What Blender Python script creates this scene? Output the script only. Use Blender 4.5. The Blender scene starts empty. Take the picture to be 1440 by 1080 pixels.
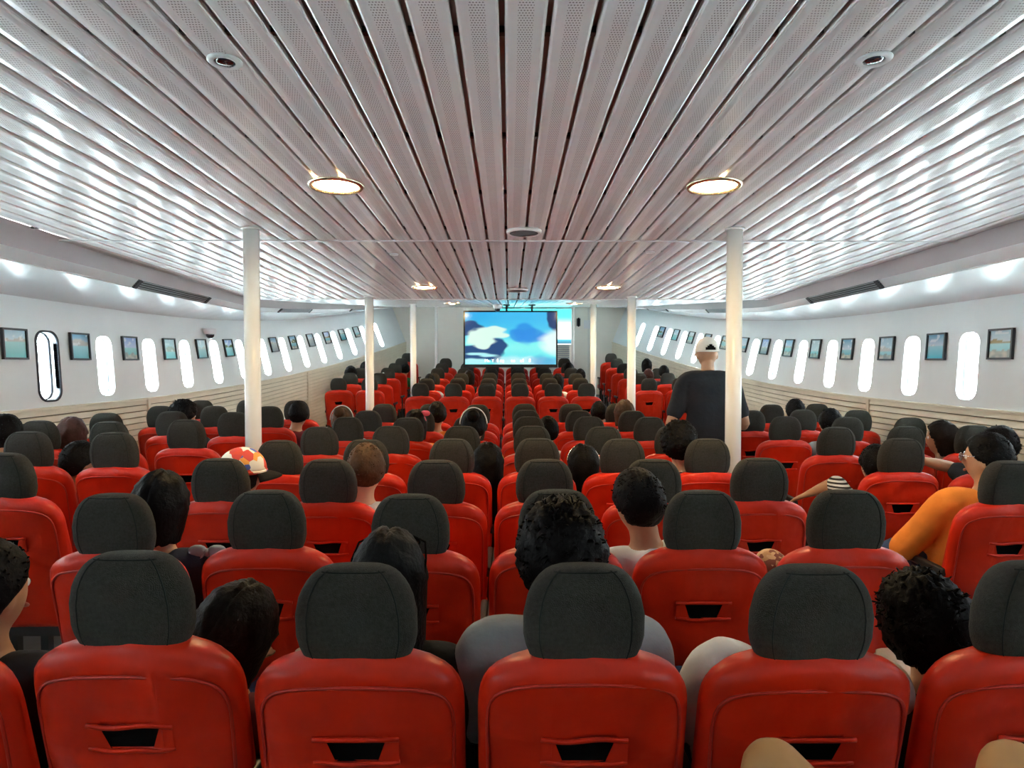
import bpy, bmesh, math, random
from mathutils import Vector, Matrix, noise

scene = bpy.context.scene
C = scene.collection
random.seed(7)
PI = math.pi

# ------------------------------------------------------------------ camera, light, exposure
CAM_Z = 1.60
cam_d = bpy.data.cameras.new('camera')
cam = bpy.data.objects.new('camera', cam_d)
C.objects.link(cam)
cam.location = (0, 0, CAM_Z)
cam_d.sensor_width = 36.0
cam_d.lens = 36.0 * 960 / 1440
cam_d.clip_start = 0.05
cam_d.clip_end = 2000
cam.rotation_euler = (PI / 2 - math.atan(28 / 960), 0, -math.atan(4 / 960))
scene.camera = cam

w = bpy.data.worlds.new('sky')
scene.world = w
w.use_nodes = True
bg = w.node_tree.nodes['Background']
bg.inputs[0].default_value = (0.90, 0.96, 1.0, 1)
bg.inputs[1].default_value = 20.0

sun_d = bpy.data.lights.new('sun', 'SUN')
sun_d.energy = 250.0
sun_d.angle = math.radians(.6)
sun_d.color = (1.0, .97, .92)
sun = bpy.data.objects.new('sun', sun_d)
C.objects.link(sun)
sun.rotation_euler = (math.radians(-14), math.radians(5), 0)

scene.view_settings.view_transform = 'Standard'
scene.view_settings.look = 'None'
scene.view_settings.gamma = 1.0
scene.view_settings.use_curve_mapping = False
scene.view_settings.exposure = 0.0
scene.cycles.use_denoising = True
scene.cycles.max_bounces = 8
scene.cycles.diffuse_bounces = 5
scene.cycles.sample_clamp_indirect = 40.0
LAMP = 190.0          # emission of the ceiling lamps

# ------------------------------------------------------------------ hull curves (y = distance forward)
def clamp(v, a, b): return max(a, min(b, v))
def lerp(a, b, t): return a + (b - a) * t
def interp(x, xs, ys):
    if x <= xs[0]: return ys[0]
    for i in range(1, len(xs)):
        if x <= xs[i]:
            return lerp(ys[i-1], ys[i], (x - xs[i-1]) / (xs[i] - xs[i-1]))
    return ys[-1]
def sstep(a, b, x):
    t = clamp((x - a) / (b - a), 0, 1)
    return t * t * (3 - 2 * t)
def sheer(d):  return 0.008 * max(0.0, d - 6.0) ** 2
def half_w(d): return 3.58 - 0.013 * max(0.0, d - 8.0) ** 2
def flare(d):  return interp(d, [5, 7.5, 9, 12, 15.5], [.05, .10, .20, .30, .38])
def ceil_z(d): return CAM_Z + interp(d, [-3, 4.75, 8.3, 16.4], [1.077, 0.851, 0.784, 1.36])
def z_frame(d): return CAM_Z + 0.145 + sheer(d)
def z_wains(d): return CAM_Z - 0.345 + sheer(d)
def z_walltop(d): return min(CAM_Z + 0.49 + sheer(d) + 0.006 * max(0, d - 8), ceil_z(d) - 0.01)
def wall_x(d, z):
    zz = max(z, z_wains(d))
    return half_w(d) + flare(d) * (zz - z_frame(d))
def edge_x(d): return wall_x(d, z_walltop(d)) - interp(d, [8, 16.4], [0.50, 0.30])
Y_BACK, Y_FRONT = -2.57, 16.4
SEAMS = [-3.0, 4.75, 8.3, 16.4]

# ------------------------------------------------------------------ materials
MATS = {}
def node_mat(name, color=(.8, .8, .8), rough=.5, metal=0.0, spec=.5, emit=None, estr=0.0, noise_amt=0.0, noise_scale=8.0,
             bump=0.0, bump_scale=60.0, coat=0.0, sheen=0.0, var=None):
    m = bpy.data.materials.new(name)
    m.use_nodes = True
    nt = m.node_tree
    b = nt.nodes['Principled BSDF']
    b.inputs['Base Color'].default_value = (*color, 1)
    b.inputs['Roughness'].default_value = rough
    b.inputs['Metallic'].default_value = metal
    b.inputs['Specular IOR Level'].default_value = spec
    b.inputs['Coat Weight'].default_value = coat
    b.inputs['Sheen Weight'].default_value = sheen
    if emit:
        b.inputs['Emission Color'].default_value = (*emit, 1)
        b.inputs['Emission Strength'].default_value = estr
    if noise_amt or bump:
        tc = nt.nodes.new('ShaderNodeTexCoord')
    if noise_amt:
        n = nt.nodes.new('ShaderNodeTexNoise')
        n.inputs['Scale'].default_value = noise_scale
        n.inputs['Detail'].default_value = 4
        nt.links.new(tc.outputs['Object'], n.inputs['Vector'])
        r = nt.nodes.new('ShaderNodeValToRGB')
        lo = tuple(c * (1 - noise_amt) for c in color)
        hi = tuple(min(1, c * (1 + noise_amt)) for c in color) if var is None else var
        r.color_ramp.elements[0].position = .3
        r.color_ramp.elements[1].position = .7
        r.color_ramp.elements[0].color = (*lo, 1)
        r.color_ramp.elements[1].color = (*hi, 1)
        nt.links.new(n.outputs['Fac'], r.inputs['Fac'])
        nt.links.new(r.outputs['Color'], b.inputs['Base Color'])
    if bump:
        n2 = nt.nodes.new('ShaderNodeTexNoise')
        n2.inputs['Scale'].default_value = bump_scale
        n2.inputs['Detail'].default_value = 3
        nt.links.new(tc.outputs['Object'], n2.inputs['Vector'])
        bp = nt.nodes.new('ShaderNodeBump')
        bp.inputs['Strength'].default_value = bump
        bp.inputs['Distance'].default_value = .01
        nt.links.new(n2.outputs['Fac'], bp.inputs['Height'])
        nt.links.new(bp.outputs['Normal'], b.inputs['Normal'])
    MATS[name] = m
    return m

node_mat('red_vinyl', (.53, .017, .0025), .38, spec=.3, noise_amt=.16, noise_scale=5, bump=.5, bump_scale=10)
node_mat('red_piping', (.40, .013, .004), .45)
node_mat('grey_fabric', (.037, .035, .029), .9, spec=.12, noise_amt=.2, noise_scale=120, bump=.35, bump_scale=420, sheen=.03)
node_mat('seam_thread', (.02, .02, .02), .9, spec=.1)
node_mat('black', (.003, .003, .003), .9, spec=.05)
node_mat('frame_black', (.02, .02, .022), .45)
node_mat('chrome', (.6, .6, .62), .2, metal=1)
node_mat('wall_paint', (.77, .81, .825), .45, noise_amt=.035, noise_scale=1.4, bump=.04, bump_scale=3)
node_mat('cream', (.84, .82, .74), .5, noise_amt=.03, noise_scale=2)
node_mat('slat_cream', (.70, .63, .50), .5, noise_amt=.05, noise_scale=4)
node_mat('white_gloss', (.78, .80, .80), .22, spec=.5, noise_amt=.03, noise_scale=1.2)
node_mat('pole_white', (.80, .79, .75), .25, noise_amt=.03, noise_scale=3)
node_mat('fascia', (.38, .33, .33), .4, noise_amt=.05, noise_scale=2)  # shade of the inboard face put into the colour, darker than the soffit
node_mat('backing', (.50, .40, .38), .8)
node_mat('floor_vinyl', (.09, .10, .12), .4, noise_amt=.15, noise_scale=20)
node_mat('gasket', (.035, .04, .055), .5)
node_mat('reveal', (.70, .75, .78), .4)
node_mat('picture_frame', (.022, .024, .03), .3)
node_mat('vent_dark', (.02, .022, .024), .5)
node_mat('vent_metal', (.42, .44, .46), .35, metal=.6)
node_mat('lamp_rim', (.75, .68, .5), .15, metal=.9)
node_mat('lamp_glow', (1, .9, .7), .5, emit=(1.0, .72, .34), estr=LAMP)
node_mat('spot_glass', (.02, .03, .05), .05, coat=1)
node_mat('white_plastic', (.78, .79, .8), .3)
node_mat('grey_mesh', (.07, .07, .07), .6)
node_mat('tv_black', (.012, .014, .02), .18)
node_mat('white_cap', (.82, .79, .72), .8, noise_amt=.06, noise_scale=10)
node_mat('skin_tan', (.46, .25, .14), .5, noise_amt=.06, noise_scale=12)
node_mat('skin_warm', (.46, .22, .075), .5, noise_amt=.06, noise_scale=12)
node_mat('skin_light', (.60, .37, .24), .5, noise_amt=.06, noise_scale=12)
node_mat('skin_brown', (.30, .155, .085), .5, noise_amt=.06, noise_scale=12)
node_mat('hair_black', (.005, .0045, .0045), .55, noise_amt=.35, noise_scale=30, bump=.35, bump_scale=90, spec=.08)
node_mat('hair_dark_brown', (.011, .007, .005), .55, noise_amt=.35, noise_scale=30, bump=.35, bump_scale=90, spec=.08)
node_mat('hair_brown', (.07, .035, .017), .5, noise_amt=.3, noise_scale=30, bump=.35, bump_scale=90, spec=.08)
node_mat('hair_auburn', (.06, .024, .02), .45, noise_amt=.3, noise_scale=30, bump=.35, bump_scale=90, spec=.08)
node_mat('eye_white', (.8, .8, .78), .2)
node_mat('eye_dark', (.02, .012, .01), .15)
node_mat('lips', (.42, .16, .12), .5)
def cloth(name, col, amt=.1): return node_mat('cloth_' + name, col, .85, spec=.2, noise_amt=amt, noise_scale=9, bump=.3, bump_scale=30)
for nm, col in dict(white=(.72, .72, .72), black=(.012, .012, .013), navy=(.018, .022, .035), grey=(.28, .29, .31), light_blue=(.42, .55, .68),
                    yellow=(.75, .45, .02), orange=(.80, .24, .035), green=(.03, .25, .09), maroon=(.12, .02, .03), charcoal=(.022, .024, .028),
                    denim=(.05, .08, .16), khaki=(.32, .25, .15), pink=(.75, .10, .14)).items():
    cloth(nm, col)

def mix_nodes(name):
    m = bpy.data.materials.new(name); m.use_nodes = True
    MATS[name] = m
    return m, m.node_tree, m.node_tree.nodes['Principled BSDF']
def mth(nt, op, a, b=None, c=None):
    n = nt.nodes.new('ShaderNodeMath'); n.operation = op
    for i, v in enumerate((a, b, c)):
        if v is None: continue
        if isinstance(v, (int, float)): n.inputs[i].default_value = v
        else: nt.links.new(v, n.inputs[i])
    return n.outputs[0]
# perforated metal ceiling plank
m, nt, b = mix_nodes('plank_metal')
tc = nt.nodes.new('ShaderNodeTexCoord'); sp = nt.nodes.new('ShaderNodeSeparateXYZ')
nt.links.new(tc.outputs['Object'], sp.inputs[0])
px = mth(nt, 'DIVIDE', sp.outputs[0], .0085); py = mth(nt, 'DIVIDE', sp.outputs[1], .0125)
row = mth(nt, 'FLOOR', py); off = mth(nt, 'MULTIPLY', mth(nt, 'MODULO', row, 2.0), .5)
fx = mth(nt, 'SUBTRACT', mth(nt, 'FRACT', mth(nt, 'ADD', mth(nt, 'ADD', px, 100.0), off)), .5)
fy = mth(nt, 'SUBTRACT', mth(nt, 'FRACT', py), .5)
r2 = mth(nt, 'ADD', mth(nt, 'MULTIPLY', fx, fx), mth(nt, 'MULTIPLY', mth(nt, 'MULTIPLY', fy, fy), 1.7))
dot = mth(nt, 'LESS_THAN', r2, .085)
strip = mth(nt, 'LESS_THAN', mth(nt, 'ABSOLUTE', sp.outputs[0]), .0215)
hole = mth(nt, 'MULTIPLY', dot, strip)
mx = nt.nodes.new('ShaderNodeMix'); mx.data_type = 'RGBA'
nt.links.new(hole, mx.inputs['Factor'])
mx.inputs['A'].default_value = (.84, .835, .835, 1); mx.inputs['B'].default_value = (.30, .28, .28, 1)
nt.links.new(mx.outputs['Result'], b.inputs['Base Color'])
b.inputs['Roughness'].default_value = .22
b.inputs['Coat Weight'].default_value = .22
b.inputs['Coat Roughness'].default_value = .16
b.inputs['Specular IOR Level'].default_value = .6
nz = nt.nodes.new('ShaderNodeTexNoise'); nz.inputs['Scale'].default_value = 2.2
nt.links.new(tc.outputs['Object'], nz.inputs['Vector'])
bp = nt.nodes.new('ShaderNodeBump'); bp.inputs['Strength'].default_value = .12; bp.inputs['Distance'].default_value = .02
nt.links.new(nz.outputs['Fac'], bp.inputs['Height']); nt.links.new(bp.outputs['Normal'], b.inputs['Normal'])
# window glass: thin, mostly clear
m, nt, b = mix_nodes('pane_glass')
nt.nodes.remove(b)
tr = nt.nodes.new('ShaderNodeBsdfTransparent'); tr.inputs[0].default_value = (.93, .97, .98, 1)
gl = nt.nodes.new('ShaderNodeBsdfGlossy'); gl.inputs['Roughness'].default_value = .03
ms = nt.nodes.new('ShaderNodeMixShader'); ms.inputs[0].default_value = .06
nt.links.new(tr.outputs[0], ms.inputs[1]); nt.links.new(gl.outputs[0], ms.inputs[2])
nt.links.new(ms.outputs[0], nt.nodes['Material Output'].inputs[0])
# colour-attribute materials: printed pictures and screens
def attr_mat(name, emit=0.0, rough=.25):
    m, nt, b = mix_nodes(name)
    a = nt.nodes.new('ShaderNodeVertexColor'); a.layer_name = 'Col'
    nt.links.new(a.outputs['Color'], b.inputs['Base Color'])
    b.inputs['Roughness'].default_value = rough
    if emit:
        nt.links.new(a.outputs['Color'], b.inputs['Emission Color'])
        b.inputs['Emission Strength'].default_value = emit
        b.inputs['Base Color'].default_value = (0, 0, 0, 1)
        nt.links.remove(b.inputs['Base Color'].links[0])
    return m
attr_mat('photo_print', 0, .12)
attr_mat('screen_picture', 1.0, .15)
attr_mat('screen_picture_far', 3.0, .3)
# sea
m, nt, b = mix_nodes('sea_water')
b.inputs['Base Color'].default_value = (.60, .72, .75, 1); b.inputs['Roughness'].default_value = .2  # base colour lightened in place of glitter, bounces light up to the ceiling
# striped shirt and patterned cap
m, nt, b = mix_nodes('cloth_stripes')
tc = nt.nodes.new('ShaderNodeTexCoord'); sp = nt.nodes.new('ShaderNodeSeparateXYZ'); nt.links.new(tc.outputs['Object'], sp.inputs[0])
st = mth(nt, 'GREATER_THAN', mth(nt, 'FRACT', mth(nt, 'MULTIPLY', mth(nt, 'ADD', sp.outputs[2], 10.0), 45.0)), .5)
mx = nt.nodes.new('ShaderNodeMix'); mx.data_type = 'RGBA'; nt.links.new(st, mx.inputs['Factor'])
mx.inputs['A'].default_value = (.70, .70, .70, 1); mx.inputs['B'].default_value = (.02, .02, .025, 1)
nt.links.new(mx.outputs['Result'], b.inputs['Base Color']); b.inputs['Roughness'].default_value = .85
def patchwork(name, cols, scale):
    m, nt, b = mix_nodes(name)
    tc = nt.nodes.new('ShaderNodeTexCoord'); v = nt.nodes.new('ShaderNodeTexVoronoi'); v.inputs['Scale'].default_value = scale
    nt.links.new(tc.outputs['Object'], v.inputs['Vector'])
    sx = nt.nodes.new('ShaderNodeSeparateColor'); nt.links.new(v.outputs['Color'], sx.inputs[0])
    r = nt.nodes.new('ShaderNodeValToRGB'); r.color_ramp.interpolation = 'CONSTANT'
    els = r.color_ramp.elements
    while len(els) < len(cols): els.new(.5)
    for i, c in enumerate(cols):
        els[i].position = i / len(cols); els[i].color = (*c, 1)
    nt.links.new(sx.outputs[0], r.inputs['Fac']); nt.links.new(r.outputs['Color'], b.inputs['Base Color'])
    b.inputs['Roughness'].default_value = .8
patchwork('cap_print', [(.75, .72, .66), (.60, .06, .03), (.06, .12, .45), (.75, .72, .66), (.70, .30, .05), (.55, .05, .04)], 26)
patchwork('cloth_brown_print', [(.45, .26, .12), (.16, .04, .02), (.55, .36, .2)], 60)

# ------------------------------------------------------------------ mesh helpers
class MB:
    def __init__(self): self.v = []; self.f = []; self.smooth = True
    def add(self, vs, fs):
        n = len(self.v); self.v += [tuple(p) for p in vs]; self.f += [tuple(i + n for i in f) for f in fs]; return self
    def box(self, x0, x1, y0, y1, z0, z1):
        vs = [(x, y, z) for z in (z0, z1) for y in (y0, y1) for x in (x0, x1)]
        return self.add(vs, [(0, 2, 3, 1), (4, 5, 7, 6), (0, 1, 5, 4), (2, 6, 7, 3), (0, 4, 6, 2), (1, 3, 7, 5)])
    def rings(self, rings, cap0=True, cap1=True, closed=True):
        n = len(rings[0]); vs = [p for r in rings for p in r]; fs = []
        m = n if closed else n - 1
        for i in range(len(rings) - 1):
            for j in range(m):
                k = (j + 1) % n
                fs.append((i*n + j, i*n + k, (i+1)*n + k, (i+1)*n + j))
        if cap0: fs.append(tuple(range(n - 1, -1, -1)))
        if cap1: fs.append(tuple((len(rings)-1)*n + j for j in range(n)))
        return self.add(vs, fs)
    def tube(self, pts, r, seg=8, caps=True):
        pts = [Vector(p) for p in pts]; rs = r if isinstance(r, (list, tuple)) else [r] * len(pts)
        rings = []; up = None
        for i, p in enumerate(pts):
            t = (pts[min(i+1, len(pts)-1)] - pts[max(i-1, 0)]).normalized()
            if up is None:
                up = Vector((0, 0, 1)) if abs(t.z) < .9 else Vector((0, 1, 0))
            s = t.cross(up).normalized(); up = s.cross(t).normalized()
            ri = rs[i]
            ra, rb = ri if isinstance(ri, (list, tuple)) else (ri, ri)
            rings.append([p + s * math.cos(a) * ra + up * math.sin(a) * rb for a in [2*PI*k/seg for k in range(seg)]])
        return self.rings(rings, caps, caps)
    def cyl(self, c, r, h, seg=24, r2=None):
        r2 = r if r2 is None else r2
        x, y, z = c
        return self.rings([[(x + rr*math.cos(a), y + rr*math.sin(a), zz) for a in [2*PI*k/seg for k in range(seg)]] for rr, zz in ((r, z), (r2, z + h))])
    def lathe(self, prof, c=(0, 0, 0), seg=24, cap0=True, cap1=True):
        x, y, z = c
        return self.rings([[(x + r*math.cos(a), y + r*math.sin(a), z + zz) for a in [2*PI*k/seg for k in range(seg)]] for r, zz in prof], cap0, cap1)
    def ellipsoid(self, c, r, nu=16, nv=10):
        rings = []
        for i in range(1, nv):
            ph = PI * i / nv
            rings.append([(c[0] + r[0]*math.sin(ph)*math.cos(a), c[1] + r[1]*math.sin(ph)*math.sin(a), c[2] - r[2]*math.cos(ph)) for a in [2*PI*k/nu for k in range(nu)]])
        return self.rings(rings)
    def mesh(self, name, smooth=True):
        me = bpy.data.meshes.new(name)
        me.from_pydata(self.v, [], self.f)
        bm = bmesh.new(); bm.from_mesh(me)
        bmesh.ops.recalc_face_normals(bm, faces=bm.faces)
        bm.to_mesh(me); bm.free()
        if smooth: me.polygons.foreach_set('use_smooth', [True] * len(me.polygons))
        me.update()
        return me

def obj(name, me, mat=None, parent=None, loc=(0, 0, 0), rot=(0, 0, 0)):
    if isinstance(me, MB): me = me.mesh(name)
    o = bpy.data.objects.new(name, me); C.objects.link(o)
    o.location = loc; o.rotation_euler = rot
    if parent: o.parent = parent
    if mat and me is not None:
        if len(me.materials) == 0: me.materials.append(MATS[mat])
        else:
            o.material_slots[0].link = 'OBJECT'; o.material_slots[0].material = MATS[mat]
    return o
def flat(name, mb, mat=None, parent=None, **k): return obj(name, mb.mesh(name, False), mat, parent, **k)
def empty(name, loc=(0, 0, 0), rot=(0, 0, 0)):
    o = bpy.data.objects.new(name, None); C.objects.link(o); o.location = loc; o.rotation_euler = rot
    o.empty_display_size = .1
    return o
def tag(o, label, cat, group=None):
    o['label'] = label; o['category'] = cat
    if group: o['group'] = group
    return o
def struct(o): o['kind'] = 'structure'; return o
ORD = ['zeroth', 'first', 'second', 'third', 'fourth', 'fifth', 'sixth', 'seventh', 'eighth', 'ninth', 'tenth', 'eleventh', 'twelfth', 'thirteenth',
       'fourteenth', 'fifteenth', 'sixteenth', 'seventeenth', 'eighteenth', 'nineteenth', 'twentieth']
SIDE = {-1: 'port', 1: 'starboard'}

# ------------------------------------------------------------------ floor, ceiling, walls
def frange(a, b, n): return [a + (b - a) * i / n for i in range(n + 1)]
mb = MB()
ys = frange(Y_BACK - .1, Y_FRONT + .1, 60)
mb.rings([[(-half_w(y) - .15, y, sheer(y)), (half_w(y) + .15, y, sheer(y)), (half_w(y) + .15, y, sheer(y) - .08), (-half_w(y) - .15, y, sheer(y) - .08)] for y in ys])
struct(flat('floor', mb, 'floor_vinyl'))
mb = MB()
ys = sorted(set(frange(-2.7, Y_FRONT + .05, 40) + [4.75, 8.3]))
mb.rings([[(-edge_x(y) - .05, y, ceil_z(y) + .035), (edge_x(y) + .05, y, ceil_z(y) + .035), (edge_x(y) + .05, y, ceil_z(y) + .10), (-edge_x(y) - .05, y, ceil_z(y) + .10)] for y in ys])
ceiling = struct(flat('ceiling', mb, 'backing'))
# unseen deck above, overhang added to keep high sky light off the windows
mb = MB(); mb.box(-5.8, 5.8, Y_BACK - .6, Y_FRONT + .6, 3.25, 3.33)
struct(flat('sky_block_deck', mb, 'white_gloss'))

PW, GAP0 = .13, -.02
plank_cache = {}
hwp = .0572
for si in range(3):
    a, e = SEAMS[si], SEAMS[si + 1]
    a = max(a, Y_BACK)
    if si > 0: a += .006
    e -= .006
    za, ze = ceil_z(a), ceil_z(e)
    ang = math.atan2(ze - za, e - a)
    full = math.hypot(e - a, ze - za)
    for k in range(-27, 27):
        cx = GAP0 + PW * (k + .5)
        lim = abs(cx) + PW * .3
        ye = e
        if edge_x(e) < lim:
            lo, hi = a, e
            if edge_x(a) < lim: continue
            for _ in range(30):
                mid = (lo + hi) / 2
                if edge_x(mid) > lim: lo = mid
                else: hi = mid
            ye = lo
        L = full * (ye - a) / (e - a)
        key = round(L, 3)
        if key not in plank_cache:
            p = MB(); prof = [(-hwp, .022), (-hwp, .009), (-hwp + .003, .004), (-hwp + .009, .0012), (-.030, -.0004), (.030, -.0004), (hwp - .009, .0012), (hwp - .003, .004), (hwp, .009), (hwp, .022)]
            p.rings([[(x, 0, z) for x, z in prof], [(x, L, z) for x, z in prof]], False, False, False)
            plank_cache[key] = p.mesh('plank', False)
        o = obj('plank', plank_cache[key], 'plank_metal', ceiling, loc=(cx, a, za), rot=(ang, 0, 0))
    # carrier rails seen in the gaps
    for y in frange(a + .45, e - .3, int((e - a) / .9)):
        r = MB(); X = edge_x(y) - .02
        r.box(-X, X, y - .012, y + .012, ceil_z(y) + .012, ceil_z(y) + .03)
        flat('carrier_rail', r, 'frame_black', ceiling)
# white cross strips over the plank joints
for y in SEAMS[1:3]:
    r = MB(); X = edge_x(y) + .01
    r.box(-X, X, y - .016, y + .016, ceil_z(y) - .006, ceil_z(y) + .006)
    flat('joint_strip', r, 'white_gloss', ceiling)

# cove soffits along both sides
def cove(d):
    zc, zt, xe, xw = ceil_z(d), z_walltop(d), edge_x(d), wall_x(d, z_walltop(d))
    return [(xe, zc + .03), (xe, lerp(zt, zc, .64)), (lerp(xe, xw, .12), lerp(zt, zc, .45)), (xw + .02, zt)]
cys = frange(Y_BACK, Y_FRONT, 70)
for n, s in ((1, -1), (2, 1)):
    root = struct(empty('trim_%d' % n))
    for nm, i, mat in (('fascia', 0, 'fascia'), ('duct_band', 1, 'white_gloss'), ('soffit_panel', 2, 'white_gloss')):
        mb = MB()
        rows = []
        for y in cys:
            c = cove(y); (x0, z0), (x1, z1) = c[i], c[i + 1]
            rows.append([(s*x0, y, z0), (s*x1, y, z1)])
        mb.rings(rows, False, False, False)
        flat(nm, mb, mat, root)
    # bead along the lower lip of the duct band
    mb = MB(); mb.tube([(s * cove(y)[2][0], y, cove(y)[2][1] - .002) for y in cys], .006, 6)
    obj('bead', mb, 'white_gloss', root)

# side walls in bays, a window hole in each bay
BAY = .75
WIN_HW, WIN_HH, WIN_R, NR = .118, .262, .085, 10
def rounded(hw, hh, r):
    pts = []
    for (sx, sy, a0) in ((1, -1, -90), (1, 1, 0), (-1, 1, 90), (-1, -1, 180)):
        for k in range(NR + 1):
            a = math.radians(a0 + 90 * k / NR)
            pts.append((sx * (hw - r) + r * math.cos(a), sy * (hh - r) + r * math.sin(a)))
    return pts                                    # 4*(NR+1)
def rect_ring(d0, d1, zb, zt, dc):
    pts = []
    half = NR / 2
    corner = [(d1, -1), (d1, 1), (d0, 1), (d0, -1)]
    for ci in range(4):
        for k in range(NR + 1):
            t = (k - half) / (half + .5)          # -..+ about the corner
            dd, sg = corner[ci]
            zc_ = 0
            if ci == 0:   p = (lerp(d1, dc, -t), -1) if t < 0 else (d1, lerp(-1, 0, t))
            elif ci == 1: p = (d1, lerp(1, 0, -t)) if t < 0 else (lerp(d1, dc, t), 1)
            elif ci == 2: p = (lerp(d0, dc, -t), 1) if t < 0 else (d0, lerp(1, 0, t))
            else:         p = (d0, lerp(-1, 0, -t)) if t < 0 else (lerp(d0, dc, t), -1)
            pts.append(p)
    out = []
    for dd, v in pts:
        b_, t_ = z_wains(dd) - .01, z_walltop(dd) + .015
        out.append((dd, lerp(b_, t_, (v + 1) / 2)))
    return out
WINDOWS = {-1: [], 1: []}
wall_name = {-1: 'wall_port', 1: 'wall_starboard'}
walls = {}
win_n = 0
for s in (-1, 1):
    wall = struct(empty(wall_name[s]))
    walls[s] = wall
    for n in range(-10, 16):
        d0 = 4.93 + BAY * n; d1 = min(d0 + BAY, Y_FRONT + .05); dc = 5.305 + BAY * n
        mb = MB()
        P = lambda d, z, o=0.0: (s * (wall_x(d, z) + o), d, z)
        if n >= 14 :
            rows = [[P(y, z_wains(y) - .01), P(y, z_walltop(y) + .015)] for y in frange(d0, d1, 4)]
            mb.rings(rows, False, False, False)
            flat('panel', mb, 'wall_paint', wall)
            continue
        zc = CAM_Z - .016 + sheer(dc)
        inner = [(dc + u, zc + v + (sheer(dc + u) - sheer(dc))) for u, v in rounded(WIN_HW, WIN_HH, WIN_R)]
        outer = rect_ring(d0, d1, 0, 0, dc)
        rings = [[P(*p) for p in outer]]
        for t in (.5,):
            rings.append([P(lerp(a_[0], b_[0], t), lerp(a_[1], b_[1], t)) for a_, b_ in zip(outer, inner)])
        rings.append([P(*p) for p in inner])
        mb.rings(rings, False, False)
        flat('panel', mb, 'wall_paint', wall)
        # the window itself
        win_n += 1
        wroot = struct(empty('window_%d' % win_n))
        rv = MB(); rv.rings([[P(*p) for p in inner], [P(*p, .07) for p in inner]], False, False)
        obj('reveal', rv, 'reveal', wroot)
        g = MB()
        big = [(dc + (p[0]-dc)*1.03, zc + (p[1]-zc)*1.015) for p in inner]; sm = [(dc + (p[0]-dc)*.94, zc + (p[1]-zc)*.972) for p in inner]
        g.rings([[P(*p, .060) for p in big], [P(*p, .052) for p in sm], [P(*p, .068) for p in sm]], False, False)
        obj('gasket', g, 'gasket' if (s < 0 and n == 0) else 'reveal', wroot)  # all but one take the pale reveal colour, standing in for window bloom
        if s < 0 and n == 0:
            wide = [(dc + (p[0]-dc)*1.13, zc + (p[1]-zc)*1.055) for p in inner]
            g2 = MB(); g2.rings([[P(*p, .002) for p in wide], [P(*p, -.010) for p in wide], [P(*p, -.010) for p in inner], [P(*p, .03) for p in inner]], False, False)
            obj('rubber_trim', g2, 'gasket', wroot)
        pn = MB(); pn.add([P(*p, .064) for p in big], [tuple(range(len(big)))])
        flat('pane', pn, 'pane_glass', wroot)
        WINDOWS[s].append((dc, zc))
        # light portal: guides sky sampling through this opening, emits nothing itself
        ld = bpy.data.lights.new('window_portal', 'AREA'); ld.shape = 'RECTANGLE'; ld.size = .25; ld.size_y = .54
        ld.cycles.is_portal = True
        lo = bpy.data.objects.new('window_portal', ld); C.objects.link(lo)
        lo.location = P(dc, zc, .085)
        f = flare(dc); tx = (wall_x(dc + .2, zc) - wall_x(dc - .2, zc)) / .4
        nrm = Vector((-s, s * s * tx, 0)).normalized() + Vector((0, 0, f * .9)); nrm.normalize()
        # area lights shine along local -Z
        lo.rotation_euler = nrm.to_track_quat('-Z', 'Y').to_euler()
        lo.parent = None
    # wainscot slats and battens
    BT = [Y_BACK, 2.2, 6.68, 11.2, Y_FRONT]
    slat_h = .056
    for bi in range(4):
        a, e = BT[bi], BT[bi + 1]
        yy = frange(a, e, 10 if a > 5 else 3)
        for k in range(22):
            mb = MB(); rows = []
            for y in yy:
                zt_ = z_wains(y) - k * slat_h; zb_ = zt_ - slat_h + .006
                x = wall_x(y, 0)
                rows.append([(s*(x + .004), y, zt_), (s*(x - .006), y, zt_ - .004), (s*(x - .016), y, zb_ + .004), (s*(x - .014), y, zb_), (s*(x + .004), y, zb_)])
            mb.rings(rows, True, True)
            flat('slat', mb, 'slat_cream', wall)
    mb = MB(); mb.rings([[(s*(wall_x(y, 0) + q), y, z) for q, z in ((.006, sheer(y) - .02), (.006, z_wains(y) + .004), (.02, z_wains(y) + .004), (.02, sheer(y) - .02))] for y in frange(Y_BACK, Y_FRONT, 40)])
    flat('backing_board', mb, 'black', wall)
    for y in BT[1:4]:
        mb = MB(); x = wall_x(y, 0)
        mb.box(min(s*(x+.002), s*(x - .026)), max(s*(x+.002), s*(x - .026)), y - .022, y + .022, sheer(y), z_wains(y) + .008)
        flat('batten', mb, 'slat_cream', wall)
    mb = MB(); mb.rings([[(s*(wall_x(y, 0) + q), y, z_wains(y) + v) for q, v in ((.004, -.006), (-.022, -.006), (-.022, .010), (.006, .014))] for y in frange(Y_BACK, Y_FRONT, 40)])
    flat('dado_rail', mb, 'slat_cream', wall)

# front bulkhead and back wall
mb = MB()
X = wall_x(Y_FRONT, 3)
mb.box(-3.2, 3.2, Y_FRONT, Y_FRONT + .06, sheer(Y_FRONT) - .1, 3.25)
wf = struct(flat('wall_front', mb, 'cream'))
for x in (-2.35, -1.05, 1.9):
    q = MB(); q.box(x - .012, x + .012, Y_FRONT - .012, Y_FRONT, sheer(Y_FRONT), ceil_z(Y_FRONT))
    flat('panel_strip', q, 'pole_white', wf)
mb = MB(); mb.box(-4.2, 4.2, Y_BACK - .06, Y_BACK, -.1, 3.25)
struct(flat('wall_back', mb, 'cream'))
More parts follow.
